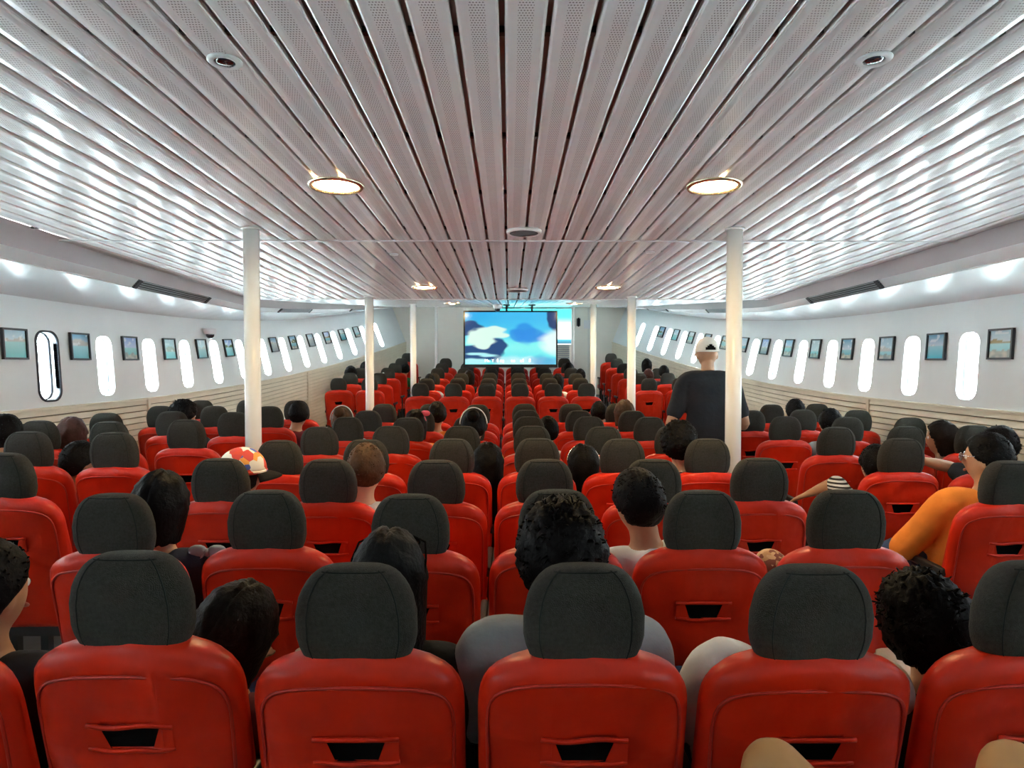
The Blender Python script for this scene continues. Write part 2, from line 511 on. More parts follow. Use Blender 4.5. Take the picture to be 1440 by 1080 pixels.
# louvred door beside the television
dz = sheer(Y_FRONT)
door = struct(empty('door_1', (1.17, Y_FRONT - .03, dz)))
q = MB(); q.box(-.36, .36, -.012, .03, 0, 1.95); flat('door_leaf', q, 'cream', door)
for i in range(22):
    q = MB(); z = .55 + i * .05
    q.add([(-.27, -.014, z), (.27, -.014, z), (.27, -.034, z - .03), (-.27, -.034, z - .03), (-.27, -.012, z + .004), (.27, -.012, z + .004)], [(0, 1, 2, 3), (4, 5, 1, 0)])
    flat('louvre', q, 'vent_metal', door)
q = MB(); q.tube([(-.3, -.015, .95), (-.3, -.06, .95), (-.2, -.06, .95)], .01, 8); obj('handle', q, 'chrome', door)
# sea outside
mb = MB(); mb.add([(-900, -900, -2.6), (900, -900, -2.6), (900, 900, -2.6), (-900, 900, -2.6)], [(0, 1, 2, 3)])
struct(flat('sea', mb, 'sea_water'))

# ------------------------------------------------------------------ poles
POLES = [4.36, 8.01, 11.66, 15.35]
for i, y in enumerate(POLES):
    for s in (-1, 1):
        x = -.1 + s * 1.535
        r = empty('support_pole', (x, y, sheer(y)))
        h = ceil_z(y) - sheer(y) - .001
        q = MB(); q.cyl((0, 0, 0), .05 if i < 3 else .035, h, 32); obj('shaft', q, 'pole_white', r)
        q = MB(); q.lathe([(.052, 0), (.068, 0), (.068, .012), (.052, .014)]); obj('floor_flange', q, 'pole_white', r)
        q = MB(); q.lathe([(.05, h - .012), (.062, h - .010), (.062, h), (.05, h)]); obj('ceiling_collar', q, 'pole_white', r)
        k = 4 - i
        tag(r, 'white steel pole at %s edge of middle seats, %s from the front bulkhead' % (SIDE[s], ORD[k]), 'pole', 'support poles')

# ------------------------------------------------------------------ ceiling fittings
def ceil_rot(y):
    return math.atan2(ceil_z(y + .2) - ceil_z(y - .2), .4)
def fitting(name, x, y): return empty(name, (x, y, ceil_z(y)), (ceil_rot(y), 0, 0))
for i, (y, xs) in enumerate(((3.42, (-.86, 1.02)), (7.15, (-.88, 1.03)), (10.85, (-.90, 1.03)))):
    for s, x in zip((-1, 1), xs):
        r = fitting('downlight', x, y)
        q = MB(); q.lathe([(.108, .001), (.138, .001), (.138, -.006), (.128, -.016), (.112, -.012), (.108, .0)], cap0=False, cap1=False, seg=36); obj('rim', q, 'lamp_rim', r)
        q = MB(); q.lathe([(.113, -.004), (.085, -.011), (.04, -.015), (.005, -.016)], seg=36); obj('lens', q, 'lamp_glow', r)
        tag(r, 'lit round warm downlight on %s side of the ceiling, %s pair from the television' % (SIDE[s], ORD[3 - i]), 'ceiling light', 'ceiling downlights')
for i, (x, y) in enumerate(((.095, 4.43), (.09, 7.35))):
    r = fitting('ceiling_speaker', x, y)
    q = MB(); q.lathe([(.085, 0), (.115, 0), (.115, -.012), (.105, -.022), (.092, -.018)], cap0=False, cap1=False, seg=36); obj('rim', q, 'white_plastic', r)
    q = MB(); q.lathe([(.095, -.015), (.06, -.020), (.004, -.022)], seg=36); obj('grille', q, 'grey_mesh', r)
    tag(r, ('round dark ceiling speaker with white rim just behind the plank joint', 'round dark ceiling speaker with white rim, the one nearer the television')[i], 'speaker', 'ceiling speakers')
for i, (x, y, rr) in enumerate(((-.87, 2.12, .052), (1.11, 2.10, .052), (-.88, 5.25, .035), (1.06, 5.15, .035))):
    r = fitting('spotlight', x, y)
    q = MB(); q.lathe([(rr*.55, .0), (rr, 0), (rr, -.004), (rr*.85, -.010), (rr*.6, -.006)], cap0=False, cap1=False); obj('rim', q, 'white_plastic', r)
    q = MB(); q.lathe([(rr*.62, -.003), (rr*.4, -.008), (.002, -.010)]); obj('glass', q, 'spot_glass' if i < 2 else 'white_plastic', r)
    tag(r, 'small unlit round ceiling spot, %s side, %s' % (SIDE[-1 if x < 0 else 1], ('behind the plank joint', 'ahead of the plank joint')[i // 2]), 'ceiling light', 'small ceiling spots')
# air vents in the duct band
def on_cove(s, y, t):
    c = cove(y); (x0, z0), (x1, z1) = c[1], c[2]
    return Vector((s * lerp(x0, x1, t), y, lerp(z0, z1, t)))
for vi, (a, e) in enumerate(((5.75, 7.15), (9.5, 10.9), (13.0, 14.2))):
    for s in (-1, 1):
        mid = on_cove(s, (a + e) / 2, .5)
        r = empty('air_vent', mid)
        def strip(t0, t1, off, a_=a, e_=e):
            q = MB(); rows = []
            for y in frange(a_, e_, 6):
                p0, p1 = on_cove(s, y, t0), on_cove(s, y, t1)
                n_ = Vector((-s * .86, 0, -.5))
                rows.append([p0 + n_*.001 - mid, p0 + n_*off - mid, p1 + n_*off - mid, p1 + n_*.001 - mid])
            q.rings(rows); return q
        flat('opening', strip(.02, .98, .004), 'vent_dark', r)
        for t in (.06, .30, .54, .78): flat('blade', strip(t, t + .10, .012), 'vent_metal', r)
        for ya in (a, e - .05): flat('end_cap', strip(.0, 1.0, .018, ya, ya + .05), 'vent_dark', r)
        tag(r, 'long dark slotted air vent in the %s duct, %s from the front bulkhead' % (SIDE[s], ORD[3 - vi]), 'air vent', 'duct air vents')

# ------------------------------------------------------------------ pictures (painted flat prints)
def paint_mesh(name, wd, ht, nx, nz, fn):
    me = bpy.data.meshes.new(name)
    vs = [((i / nx - .5) * wd, 0, (j / nz - .5) * ht) for j in range(nz + 1) for i in range(nx + 1)]
    fs = [(j*(nx+1) + i, j*(nx+1) + i + 1, (j+1)*(nx+1) + i + 1, (j+1)*(nx+1) + i) for j in range(nz) for i in range(nx)]
    me.from_pydata(vs, [], fs)
    ca = me.color_attributes.new('Col', 'FLOAT_COLOR', 'POINT')
    for idx in range(len(vs)):
        u, v = (idx % (nx + 1)) / nx, (idx // (nx + 1)) / nz
        ca.data[idx].color = (*fn(u, v), 1)
    me.update()
    return me
def mixc(a, b, t): return tuple(lerp(x, y, clamp(t, 0, 1)) for x, y in zip(a, b))
def seascape(seed):
    rnd = random.Random(seed)
    sky = rnd.choice([(.22, .50, .72), (.42, .62, .72), (.30, .42, .75), (.55, .66, .72), (.16, .36, .55)])
    sea = rnd.choice([(.05, .42, .55), (.16, .55, .55), (.25, .62, .66), (.30, .34, .36)])
    land = rnd.choice([(.35, .28, .14), (.20, .26, .14), (.55, .52, .48), (.62, .60, .58)])
    hz = rnd.uniform(.35, .6); amp = rnd.uniform(.0, .3); ph = rnd.uniform(0, 9); fg = rnd.random() < .5
    def fn(u, v):
        n = noise.noise(Vector((u * 4 + ph, v * 6, seed)))
        c = mixc(mixc(sky, (.85, .88, .9), .6), sky, (v - hz) / (1 - hz)) if v > hz else mixc(sea, mixc(sea, (.8, .9, .9), .4), v / hz)
        if hz < v < hz + amp * (.4 + .6 * abs(math.sin(u * 3 + ph))) + n * .05: c = land
        if fg and v < hz * .5 + n * .12: c = mixc((.62, .58, .50), (.35, .38, .36), n * 2 + .5)
        if n > .28 and v > hz: c = mixc(c, (.92, .94, .95), .6)
        return c
    return fn
npic = {-1: 14, 1: 14}
fr_mesh = None
for s in (-1, 1):
    for n in range(0, 14):
        d = 4.945 + BAY * n
        if d > 14.9: break
        if n == 13: continue
        z = z_frame(d)
        tx = (wall_x(d + .15, z) - wall_x(d - .15, z)) / .3
        fl = flare(d)
        # frame's own axes: along wall, up the wall, out of the wall into the room
        al = Vector((s * tx, 1, sheer(d + .1) * 5 - sheer(d - .1) * 5)).normalized()
        up = Vector((s * fl, 0, 1)).normalized()
        inn = al.cross(up); inn = inn if inn.x * s < 0 else -inn
        inn.normalize(); up = inn.cross(al) if inn.cross(al).z > 0 else al.cross(inn)
        xa = up.cross(inn)                         # so that xa, -inn.. right handed: x = xa, y = -inn, z = up
        M = Matrix((( xa.x, -inn.x, up.x), (xa.y, -inn.y, up.y), (xa.z, -inn.z, up.z)))
        if M.determinant() < 0: M = Matrix(((-xa.x, -inn.x, up.x), (-xa.y, -inn.y, up.y), (-xa.z, -inn.z, up.z)))
        r = empty('picture_frame', Vector((s * wall_x(d, z), d, z)) + inn * .004, M.to_euler())
        W_, H_ = .25, .225
        if fr_mesh is None:
            q = MB(); t = .014
            for (x0, x1, z0, z1) in ((-W_/2, W_/2, H_/2 - t, H_/2), (-W_/2, W_/2, -H_/2, -H_/2 + t), (-W_/2, -W_/2 + t, -H_/2 + t, H_/2 - t), (W_/2 - t, W_/2, -H_/2 + t, H_/2 - t)):
                q.box(x0, x1, -.022, .0, z0, z1)
            fr_mesh = q.mesh('frame', False)
        obj('frame', fr_mesh, 'picture_frame', r)
        pm = paint_mesh('print', W_ - .024, H_ - .024, 20, 18, seascape(n * 2 + (s > 0) + 3))
        o = obj('print', pm, 'photo_print', r, loc=(0, -.010, 0))
        tag(r, 'black framed seascape print on the %s wall, %s picture from the front bulkhead' % (SIDE[s], ORD[13 - n]), 'picture', 'framed pictures between the windows')

# ------------------------------------------------------------------ television and things near the bulkhead
tv_y = 12.1
tv = empty('television', (.025, tv_y, CAM_Z + .442))
TW, TH = 1.665, 1.005
q = MB(); q.box(-TW/2, TW/2, .012, .07, -TH/2, TH/2); flat('casing', q, 'tv_black', tv)
q = MB(); bz = .028
for (x0, x1, z0, z1) in ((-TW/2, TW/2, TH/2 - bz, TH/2), (-TW/2, TW/2, -TH/2, -TH/2 + .055), (-TW/2, -TW/2 + bz, -TH/2 + .055, TH/2 - bz), (TW/2 - bz, TW/2, -TH/2 + .055, TH/2 - bz)):
    q.box(x0, x1, -.004, .012, z0, z1)
flat('bezel', q, 'tv_black', tv)
def blob(u, v, cx, cy, rx, ry, soft=.12, ns=0, seed=0):
    n = noise.noise(Vector((u * 9, v * 9, seed))) * ns
    d = math.hypot((u - cx) / rx, (v - cy) / ry) + n
    return 1 - sstep(1 - soft, 1 + soft, d)
def tv_pic(u, v):
    c = mixc((.15, .85, .90), (.02, .42, .85), sstep(.32, .95, v))
    c = mixc(c, (.10, .62, .95), .5 * blob(u, v, .75, .9, .5, .25, .6))
    c = mixc(c, (.30, .95, .90), .7 * (1 - sstep(.0, .22, abs(v - .33))))
    for (cx, cy, rx, ry) in ((.66, .60, .12, .20), (.74, .56, .12, .14), (.57, .56, .09, .12), (.86, .52, .10, .08)):
        c = mixc(c, (.03, .28, .80), .85 * blob(u, v, cx, cy, rx, ry, .25, .25, 2))
    # dark rock mass on one side with pale sand-like ledges
    for (cx, cy, rx, ry) in ((.05, .68, .16, .14), (.30, .34, .16, .17), (.12, .22, .30, .16), (.33, .20, .06, .18)):
        c = mixc(c, (.015, .07, .22), blob(u, v, cx, cy, rx, ry, .1, .3, 4))
    for (cx, cy, rx, ry) in ((.18, .50, .16, .17), (.28, .60, .17, .12), (.20, .38, .09, .09), (.33, .66, .12, .07), (.38, .56, .10, .05)):
        c = mixc(c, (.72, .97, .86), blob(u, v, cx, cy, rx, ry, .15, .35, 6))
    for (cx, cy, rx, ry) in ((.14, .20, .12, .025), (.26, .17, .10, .03), (.1, .06, .2, .05)):
        c = mixc(c, (.45, .90, .95), blob(u, v, cx, cy, rx, ry, .4, .3, 8))
    c = mixc(c, (.01, .05, .18), blob(u, v, 1.02, .93, .12, .30, .1, .15, 5))
    c = mixc(c, (.82, .98, .97), .95 * blob(u, v, 1.0, .42, .16, .22, .4, .2, 9))
    c = mixc(c, (.65, .93, .98), .8 * blob(u, v, .62, .05, .30, .10, .5, .5, 11))
    c = mixc(c, (.06, .35, .70), .7 * blob(u, v, .88, .06, .16, .10, .5, .4, 12))
    return c
pm = paint_mesh('screen', TW - 2*bz, TH - bz - .055, 176, 104, tv_pic)
obj('screen', pm, 'screen_picture', tv, loc=(0, -.001, .0135))
fc = bpy.data.curves.new('subtitle', 'FONT'); fc.body = 'Ms. Y' ; fc.size = .075; fc.align_x = 'LEFT'; fc.extrude = .001
node_mat('subtitle_white', (1, 1, 1), .5, emit=(1, 1, 1), estr=1.6)
fo = bpy.data.objects.new('subtitle_curve', fc); C.objects.link(fo)
fme = bpy.data.meshes.new_from_object(fo.evaluated_get(bpy.context.evaluated_depsgraph_get()))
bpy.data.objects.remove(fo); fo = obj('subtitle', fme, 'subtitle_white', tv)
fo.location = (-.46, -.006, -.405); fo.rotation_euler = (PI/2, 0, 0)
# rest of the subtitle line is not legible: short pale strokes
q = MB(); rnd = random.Random(3); x = -.24
while x < .46:
    wdt = rnd.uniform(.018, .04)
    if rnd.random() < .8: q.box(x, x + wdt, -.006, -.004, -.405 - rnd.choice([0, 0, .012]), -.405 + rnd.choice([.035, .035, .055]))
    x += wdt + rnd.choice([.008, .008, .008, .03])
flat('subtitle_strokes', q, 'subtitle_white', tv)['kind'] = 'stuff'
hc = ceil_z(tv_y) - (CAM_Z + .442)
for x in (-.07, .38):
    q = MB(); q.box(x - .02, x + .02, .02, .06, TH/2 - .1, hc - .001); q.box(x - .06, x + .06, -.0, .08, hc - .02, hc - .001)
    flat('hanger', q, 'frame_black', tv)
tag(tv, 'large flat television hung from the ceiling showing a bright blue underwater film', 'television')

# second display on the bulkhead behind
d2 = empty('wall_display', (.62, Y_FRONT - .06, ceil_z(Y_FRONT) - .47))
q = MB(); q.box(-.88, .88, .0, .055, -.44, .44); flat('casing', q, 'white_plastic', d2)
def sea2(u, v):
    c = mixc((.85, .95, .97), (.05, .85, .90), sstep(.35, .8, v))
    if .03 < v < .16 and u > .62 + .1 * abs(v - .1): c = mixc((.02, .10, .16), (.1, .5, .6), (v - .05) * 6)
    return c
obj('screen', paint_mesh('screen', 1.72, .84, 60, 30, sea2), 'screen_picture_far', d2, loc=(0, -.003, 0))
tag(d2, 'bright cyan display panel mounted on the front bulkhead behind the television', 'display')

def dome_camera(loc, label, rot=(0, 0, 0), sc=1.0):
    r = empty('dome_camera', loc, rot); r.scale = (sc, sc, sc)
    q = MB(); q.lathe([(.0, 0), (.085, 0), (.085, -.02), (.075, -.07), (.06, -.075)][1:], seg=24); obj('housing', q, 'white_plastic', r)
    q = MB(); q.ellipsoid((0, 0, -.075), (.055, .055, .06)); obj('dome', q, 'spot_glass', r)
    tag(r, label, 'camera')
dome_camera((-.20, tv_y - .15, ceil_z(tv_y - .15) - .002), 'white dome security camera on the ceiling just above the television')
dd = 8.1; zz = z_frame(dd) + .19
dome_camera((-wall_x(dd, zz) + .07, dd, zz + .05), 'grey dome security camera on the port wall above the windows', sc=.9)
q = MB(); q.box(-.08, .08, -.006, 0, -.1, .1)
o = flat('notice_sheet', q, 'white_plastic', loc=(1.87, Y_FRONT - .013, CAM_Z + .95)); tag(o, 'white paper notice on the cream front bulkhead', 'notice')
r = empty('wall_telephone', (1.66, Y_FRONT - .002, CAM_Z + 1.0))
q = MB(); q.box(-.045, .045, -.05, 0, -.09, .09); flat('cradle', q, 'frame_black', r)
q = MB(); q.tube([(0, -.055, -.1), (0, -.08, -.06), (0, -.08, .06), (0, -.055, .1)], .02, 8); obj('handset', q, 'black', r)
tag(r, 'small black handset unit on the front bulkhead beside the notice', 'telephone')

# ------------------------------------------------------------------ seats
def back_w(z):
    top, r = .99, .15
    if z <= top - r: return .232 - .02 * sstep(.62, .36, z) if z < .62 else .232
    t = (z - (top - r)) / r
    return .232 * (1 - min(t, .999) ** 3.0) ** (1 / 3.0)
def back_T(s_, z):
    e = (1 - abs(s_) ** 3.2) ** .5 if abs(s_) < 1 else 0
    tt = clamp((z - .86) / .14, 0, 1)
    return .058 * max(.12, e) * (1 - tt ** 3.2) ** .45 if tt < 1 else .004
REC = .22
def back_y(z): return (.98 - z) * REC
def make_back(seed):
    ss = sorted(set([round(-1 + 2 * i / 26, 4) for i in range(27)] + [q * k for q in (-1, 1) for k in (.3002, .3032)]))
    zs = sorted(set([round(.36 + .5 * i / 22, 4) for i in range(23)] + [.747, .749, .797, .799] + [.88, .90, .92, .94, .955, .968, .980, .990, .996]))
    q = MB(); nS, nZ = len(ss), len(zs)
    rows_b, rows_f = [], []
    for z in zs:
        w_ = back_w(z); rb, rf = [], []
        for s_ in ss:
            x = s_ * w_
            T = back_T(s_, z)
            wr = noise.noise(Vector((x * 7 + seed * 5, z * 9, seed))) * .010 + noise.noise(Vector((x * 20 + z * 12, z * 22 - x * 9, seed + 9))) * .005
            wr *= sstep(1.0, .75, abs(s_))
            up = .006 * sstep(.905, .935, z + .25 * abs(x) ** 2)
            yb = back_y(z) - T - up - wr
            if abs(x) < .0700 and .748 <= z <= .798: yb += .045
            rb.append((x, yb, z)); rf.append((x, back_y(z) + T * .9 + wr * .5 - .012 * math.cos(x * 9) * sstep(.95, .6, z) + .012, z))
        rows_b.append(rb); rows_f.append(rf)
    rings = [rb + rf[::-1] for rb, rf in zip(rows_b, rows_f)]
    q.rings(rings, True, True)
    return q.mesh('backrest')
def surf_y(x, z):
    s_ = clamp(x / back_w(z), -.98, .98)
    return back_y(z) - back_T(s_, z) - .006 * sstep(.905, .935, z + .25 * abs(x) ** 2)
BACKS = [make_back(i) for i in range(4)]
# piping arch
def piping_mesh(dz):
    pts = []
    for i in range(41):
        t = -1 + 2 * i / 40
        a = abs(t)
        if a > .62: x, z = .205 + .006 * (1 - (a - .62) / .38), lerp(.795, .52, (a - .62) / .38)
        else:
            k = a / .62; x = .211 * math.sin(k * PI / 2) ** .95; z = .795 + .133 * (1 - k ** 2.7) ** .62
        x *= 1 if t > 0 else -1
        pts.append((x, surf_y(x, z + dz) - .001, z + dz))
    q = MB(); q.tube(pts, .0042, 6); return q.mesh('piping')
PIPES = [piping_mesh(0), piping_mesh(.008), piping_mesh(-.006)]
def slot_flaps(kind):
    q = MB()
    yb = lambda x, z: surf_y(x, z) - .002
    up = [(x, yb(x, .802) - .003, .802 + (.003 if kind else 0) * math.sin(x * 40)) for x in frange(-.094, .094, 12)]
    q.tube(up, [(.004, .006)] * 13, 6)
    lo = [(x, yb(x, .741) - .004, .741 + .006 * (x / .094) ** 2 + (.002 * math.sin(x * 60 + kind))) for x in frange(-.094, .094, 12)]
    q.tube(lo, [(.004, .006)] * 13, 6)
    for s_ in (-1, 1):
        q.add([(s_ * .094, yb(.09, .80) - .005, .803), (s_ * .094, yb(.09, .745) - .005, .744), (s_ * .046, yb(.05, .745) - .001, .746), (s_ * .066, yb(.06, .80) - .001, .802)], [(0, 1, 2, 3)])
    return q.mesh('handle_slot')
SLOTS = [slot_flaps(0), slot_flaps(1)]
q = MB(); q.box(-.071, .071, surf_y(0, .778) + .010, surf_y(0, .778) + .02, .744, .802); SLOT_SHADE = q.mesh('slot_shade', False)  # black box inside the cut-out, stands in for its deep shade
def headrest_pt(th, ph, grow=0.0):
    a, b_, c_ = .133 + grow, .052 + grow, .107 + grow
    sg = lambda v, p: math.copysign(abs(v) ** p, v)
    x = a * sg(math.cos(ph), .54) * sg(math.cos(th), .62); y = b_ * sg(math.cos(ph), .62) * sg(math.sin(th), .8); z = c_ * sg(math.sin(ph), .60)
    zz = z / c_
    x *= 1 - .17 * sstep(-.25, 1, zz) ** 1.3 - .06 * sstep(-.3, -1, zz)
    if z < 0: z *= 1.28
    y += .008 * zz * zz - .012 * zz
    return (x, y, z + 1.06)
q = MB(); NU, NV = 32, 18
q.rings([[headrest_pt(2*PI*j/NU, -PI/2 + PI*i/NV) for j in range(NU)] for i in range(1, NV)], True, True)
HEAD = q.mesh('headrest')
# headrest seams: a front-to-back band outline on the two sides and one across the top
def seam_mesh():
    q = MB()
    for s_ in (-1, 1):
        pts = []
        for i in range(15):
            ph = -1.1 + 2.2 * i / 14
            th = -PI / 2 + s_ * .66
            p = headrest_pt(th, ph, .0006); pts.append(p)
        q.tube(pts, .0016, 5)
    pts = [headrest_pt(-PI/2 + t, 1.02, .0004) for t in frange(-.9, .9, 14)]
    q.tube(pts, .0016, 5)
    return q.mesh('seam')
SEAM = seam_mesh()
q = MB(); q.tube([(0, .01, .90), (0, .005, .99)], .007, 8); POST = q.mesh('headrest_post')
def rbox(x0, x1, y0, y1, z0, z1, r=.03):
    me = bpy.data.meshes.new('rounded'); bm = bmesh.new()
    bmesh.ops.create_cube(bm, size=1)
    for v in bm.verts:
        v.co = Vector((lerp(x0, x1, v.co.x + .5), lerp(y0, y1, v.co.y + .5), lerp(z0, z1, v.co.z + .5)))
    bmesh.ops.bevel(bm, geom=bm.edges[:], offset=r, segments=3, profile=.6, affect='EDGES')
    bm.to_mesh(me); bm.free()
    me.polygons.foreach_set('use_smooth', [True] * len(me.polygons))
    return me
CUSH = rbox(-.228, .228, .10, .60, .37, .47, .035)
ARM = rbox(-.014, .014, .06, .46, .60, .64, .012)
q = MB()
for x in (-.17, .17):
    q.box(x - .02, x + .02, .16, .20, .0, .36); q.box(x - .02, x + .02, .46, .50, .0, .36); q.box(x - .02, x + .02, .12, .54, 0, .03)
q.box(-.2, .2, .15, .52, .34, .372); q.box(-.2, .2, .09, .14, .30, .40)
BASE = q.mesh('base_frame', False)
q = MB(); q.box(-.010, .010, .20, .235, .36, .60); q.box(-.010, .010, .1, .235, .36, .40); ARMP = q.mesh('armrest_post', False)

SEATS = {}
def seat(key, x, y, z, label, group, recl=0.0, rz=0.0, detail=2, arms=(-1, 1)):
    r = empty('passenger_seat', (x, y, z), (0, 0, rz))
    k = abs(hash(key)) if False else (len(SEATS) * 7 + 3)
    h = obj('headrest', HEAD, 'grey_fabric', r)
    b_ = obj('backrest', BACKS[k % 4], 'red_vinyl', r, loc=(0, 0, -.013))
    if detail:
        obj('seam', SEAM, 'seam_thread', h)
        for sx in (-.05, .05): obj('headrest_post', POST, 'chrome', r, loc=(sx, 0, 0))
    obj('piping', PIPES[k % 3], 'red_piping', b_)
    obj('handle_slot', SLOTS[k % 2], 'red_vinyl', b_)
    obj('slot_shade', SLOT_SHADE, 'black', b_)
    obj('cushion', CUSH, 'red_vinyl', r)
    obj('base_frame', BASE, 'frame_black', r)
    for sx in arms:
        a_ = obj('armrest', ARM, 'frame_black', r, loc=(sx * .232, 0, 0)); obj('armrest_post', ARMP, 'frame_black', a_)
    if recl:
        # recline: upper parts turn about the hinge at the cushion
        for ch in r.children:
            if ch.name.split('.')[0] in ('headrest', 'backrest', 'headrest_post'):
                hy, hz = .13, .42
                M = Matrix.Translation((0, hy, hz)) @ Matrix.Rotation(recl, 4, 'X') @ Matrix.Translation((0, -hy, -hz))
                ch.matrix_local = M @ Matrix.Translation(ch.location)
    tag(r, label, 'seat', group)
    SEATS[key] = r
    return r
COLS = [-.085 + (c - 2.5) * .495 for c in range(6)]
rj = random.Random(11)
ROW_D = [1.477 + .82 * i for i in range(8)]
NEARUP = {(1, 1): .022, (2, 0): .004, (2, 3): .010}
seat((0, 4), .70, .66, 0, 'red seat with grey headrest, alone behind the rearmost full row of middle seats', 'rear middle seats')
CNT = ['first', 'second', 'third', 'fourth', 'fifth', 'sixth']
for ri, d in enumerate(ROW_D):
    for c, x in enumerate(COLS):
        fr = ['row at the cross aisle', 'second row behind cross aisle', 'third row behind cross aisle', 'fourth row behind cross aisle', 'fifth row behind cross aisle',
              'sixth row behind cross aisle', 'seventh row behind cross aisle', 'eighth row behind cross aisle'][7 - ri]
        lab = 'red seat, grey headrest, rear middle block, %s, %s from port aisle' % (fr, CNT[c])
        s_ = seat(('C', ri + 1, c), x, d + rj.uniform(-.012, .012), sheer(d) + NEARUP.get((ri + 1, c), 0) , lab, 'rear middle seats', arms=((1,) if c == 0 else (-1,) if c == 5 else (-1, 1)), recl=rj.uniform(-.035, .03))
FR_D = [10.15 + .82 * i for i in range(6)]
for ri, d in enumerate(FR_D):
    for c, x in enumerate(COLS):
        if ri >= 4 and c in (2, 3) and False: continue
        fr = ['row at the cross aisle', 'second row', 'third row', 'fourth row', 'fifth row', 'foremost row'][ri]
        seat(('F', ri, c), x, d, sheer(d) + .01, 'red seat, grey headrest, forward middle block, %s, %s from port aisle' % (fr, CNT[c]), 'forward middle seats', recl=rj.uniform(-.03, .02), detail=0)
SIDE_X = {-1: [2.22, 2.72, 3.22], 1: [2.28, 2.78, 3.28]}
SIDE_D0 = {-1: 3.02, 1: 3.10}
COLN = ['aisle seat', 'middle seat', 'window seat']
for s in (-1, 1):
    for k in range(6):
        d = SIDE_D0[s] + .83 * k
        for c, x in enumerate(SIDE_X[s]):
            fr = ['row at the cross aisle'] + ['%s row behind cross aisle' % ORD[i] for i in range(2, 7)]
            dz_ = (.05 if s < 0 else -.015)
            seat(('S', s, k, c), s * x, d + rj.uniform(-.02, .02), sheer(d) + max(dz_, 0), 'red seat, grey headrest, rear %s block, %s, %s' % (SIDE[s], fr[5 - k], COLN[c]), 'rear %s seats' % SIDE[s],
                 recl=rj.uniform(-.03, .05), detail=1 if k < 3 else 0)
    for k in range(7):
        d = 10.2 + .82 * k if s < 0 else 10.15 + .82 * k
        for c in range(3):
            x = [2.25, 2.75, 3.25][c]
            lim = wall_x(d + .1, 0) - .275
            if c == 2 and k > 1: continue
            if c == 1 and k > 5: continue
            if c < 2 and k == 0: continue
            x = min(x, lim)
            if c == 1 and x < 2.25 + .495: continue
            if c == 2 and x < 2.75 + .495: x = 2.75 + .495
            if x > lim + .05: continue
            fr = ['rearmost row', 'second row', 'third row', 'fourth row', 'fifth row', 'sixth row', 'foremost row'][k]
            seat(('G', s, k, c), s * x, d, sheer(d) + .01, 'red seat, grey headrest, forward %s block, %s, %s' % (SIDE[s], fr, COLN[c]), 'forward %s seats' % SIDE[s], recl=rj.uniform(-.03, .03), detail=0)
# ------------------------------------------------------------------ people
def catmull(pts, rs, sub=4):
    P = [Vector(p) for p in pts]; R = [r if isinstance(r, (tuple, list)) else (r, r) for r in rs]
    op, orr = [], []
    for i in range(len(P) - 1):
        p0, p1, p2, p3 = P[max(i-1, 0)], P[i], P[i+1], P[min(i+2, len(P)-1)]
        for k in range(sub):
            t = k / sub
            op.append(.5 * ((2*p1) + (p2 - p0)*t + (2*p0 - 5*p1 + 4*p2 - p3)*t*t + (-p0 + 3*p1 - 3*p2 + p3)*t**3))
            orr.append((lerp(R[i][0], R[i+1][0], sstep(0, 1, t)), lerp(R[i][1], R[i+1][1], sstep(0, 1, t))))
    op.append(P[-1]); orr.append(R[-1])
    return op, orr
def limb(mb, pts, rs, seg=14, sub=4, round_ends=True):
    p, r = catmull(pts, rs, sub)
    if round_ends:
        t0 = (p[0] - p[1]).normalized(); t1 = (p[-1] - p[-2]).normalized()
        e0 = [(p[0] + t0 * min(r[0]) * math.sin(a), (r[0][0] * math.cos(a), r[0][1] * math.cos(a))) for a in (1.35, .9, .45)]
        e1 = [(p[-1] + t1 * min(r[-1]) * math.sin(a), (r[-1][0] * math.cos(a), r[-1][1] * math.cos(a))) for a in (.45, .9, 1.35)]
        p = [e[0] for e in e0] + p + [e[0] for e in e1]; r = [e[1] for e in e0] + r + [e[1] for e in e1]
    mb.tube(p, r, seg)
def head_base(x, y, z):
    p = [.074 * x, .092 * y, .112 * z]
    if z < 0:
        p[0] *= 1 - .26 * z * z
        if y < 0: p[1] *= 1 + .45 * z
        else: p[1] *= 1 - .06 * z * z
        p[1] += .012 * z * z
    return p
def head_pt(x, y, z):
    p = head_base(x, y, z)
    if y > 0:
        p[1] += .022 * math.exp(-((x / .15) ** 2 + ((z + .20) / .15) ** 2)) + .009 * math.exp(-((x / .13) ** 2 + ((z + .02) / .2) ** 2))
        p[1] -= .007 * (math.exp(-(((abs(x) - .38) / .16) ** 2 + ((z - .02) / .11) ** 2)))
        p[1] += .005 * math.exp(-((x / .3) ** 2 + ((z + .52) / .10) ** 2)) + .006 * math.exp(-((x / .3) ** 2 + ((z + .85) / .14) ** 2))
    return p
def sphere_dirs(nu, nv):
    return [[(math.sin(PI*i/nv) * math.cos(2*PI*j/nu), math.sin(PI*i/nv) * math.sin(2*PI*j/nu), -math.cos(PI*i/nv)) for j in range(nu)] for i in range(1, nv)]
HEAD_RINGS = [[head_pt(*d) for d in ring] for ring in sphere_dirs(36, 26)]
def add_head(mb, M):
    mb.rings([[M @ Vector(p) for p in ring] for ring in HEAD_RINGS])
    for s in (-1, 1):
        q = MB(); q.ellipsoid((0, 0, 0), (.010, .021, .032), 12, 8)
        R = M @ Matrix.Translation((s * .076, -.008, -.012)) @ Matrix.Rotation(s * -.35, 4, 'Z') @ Matrix.Rotation(.15, 4, 'X')
        mb.add([R @ Vector(v) for v in q.v], q.f)
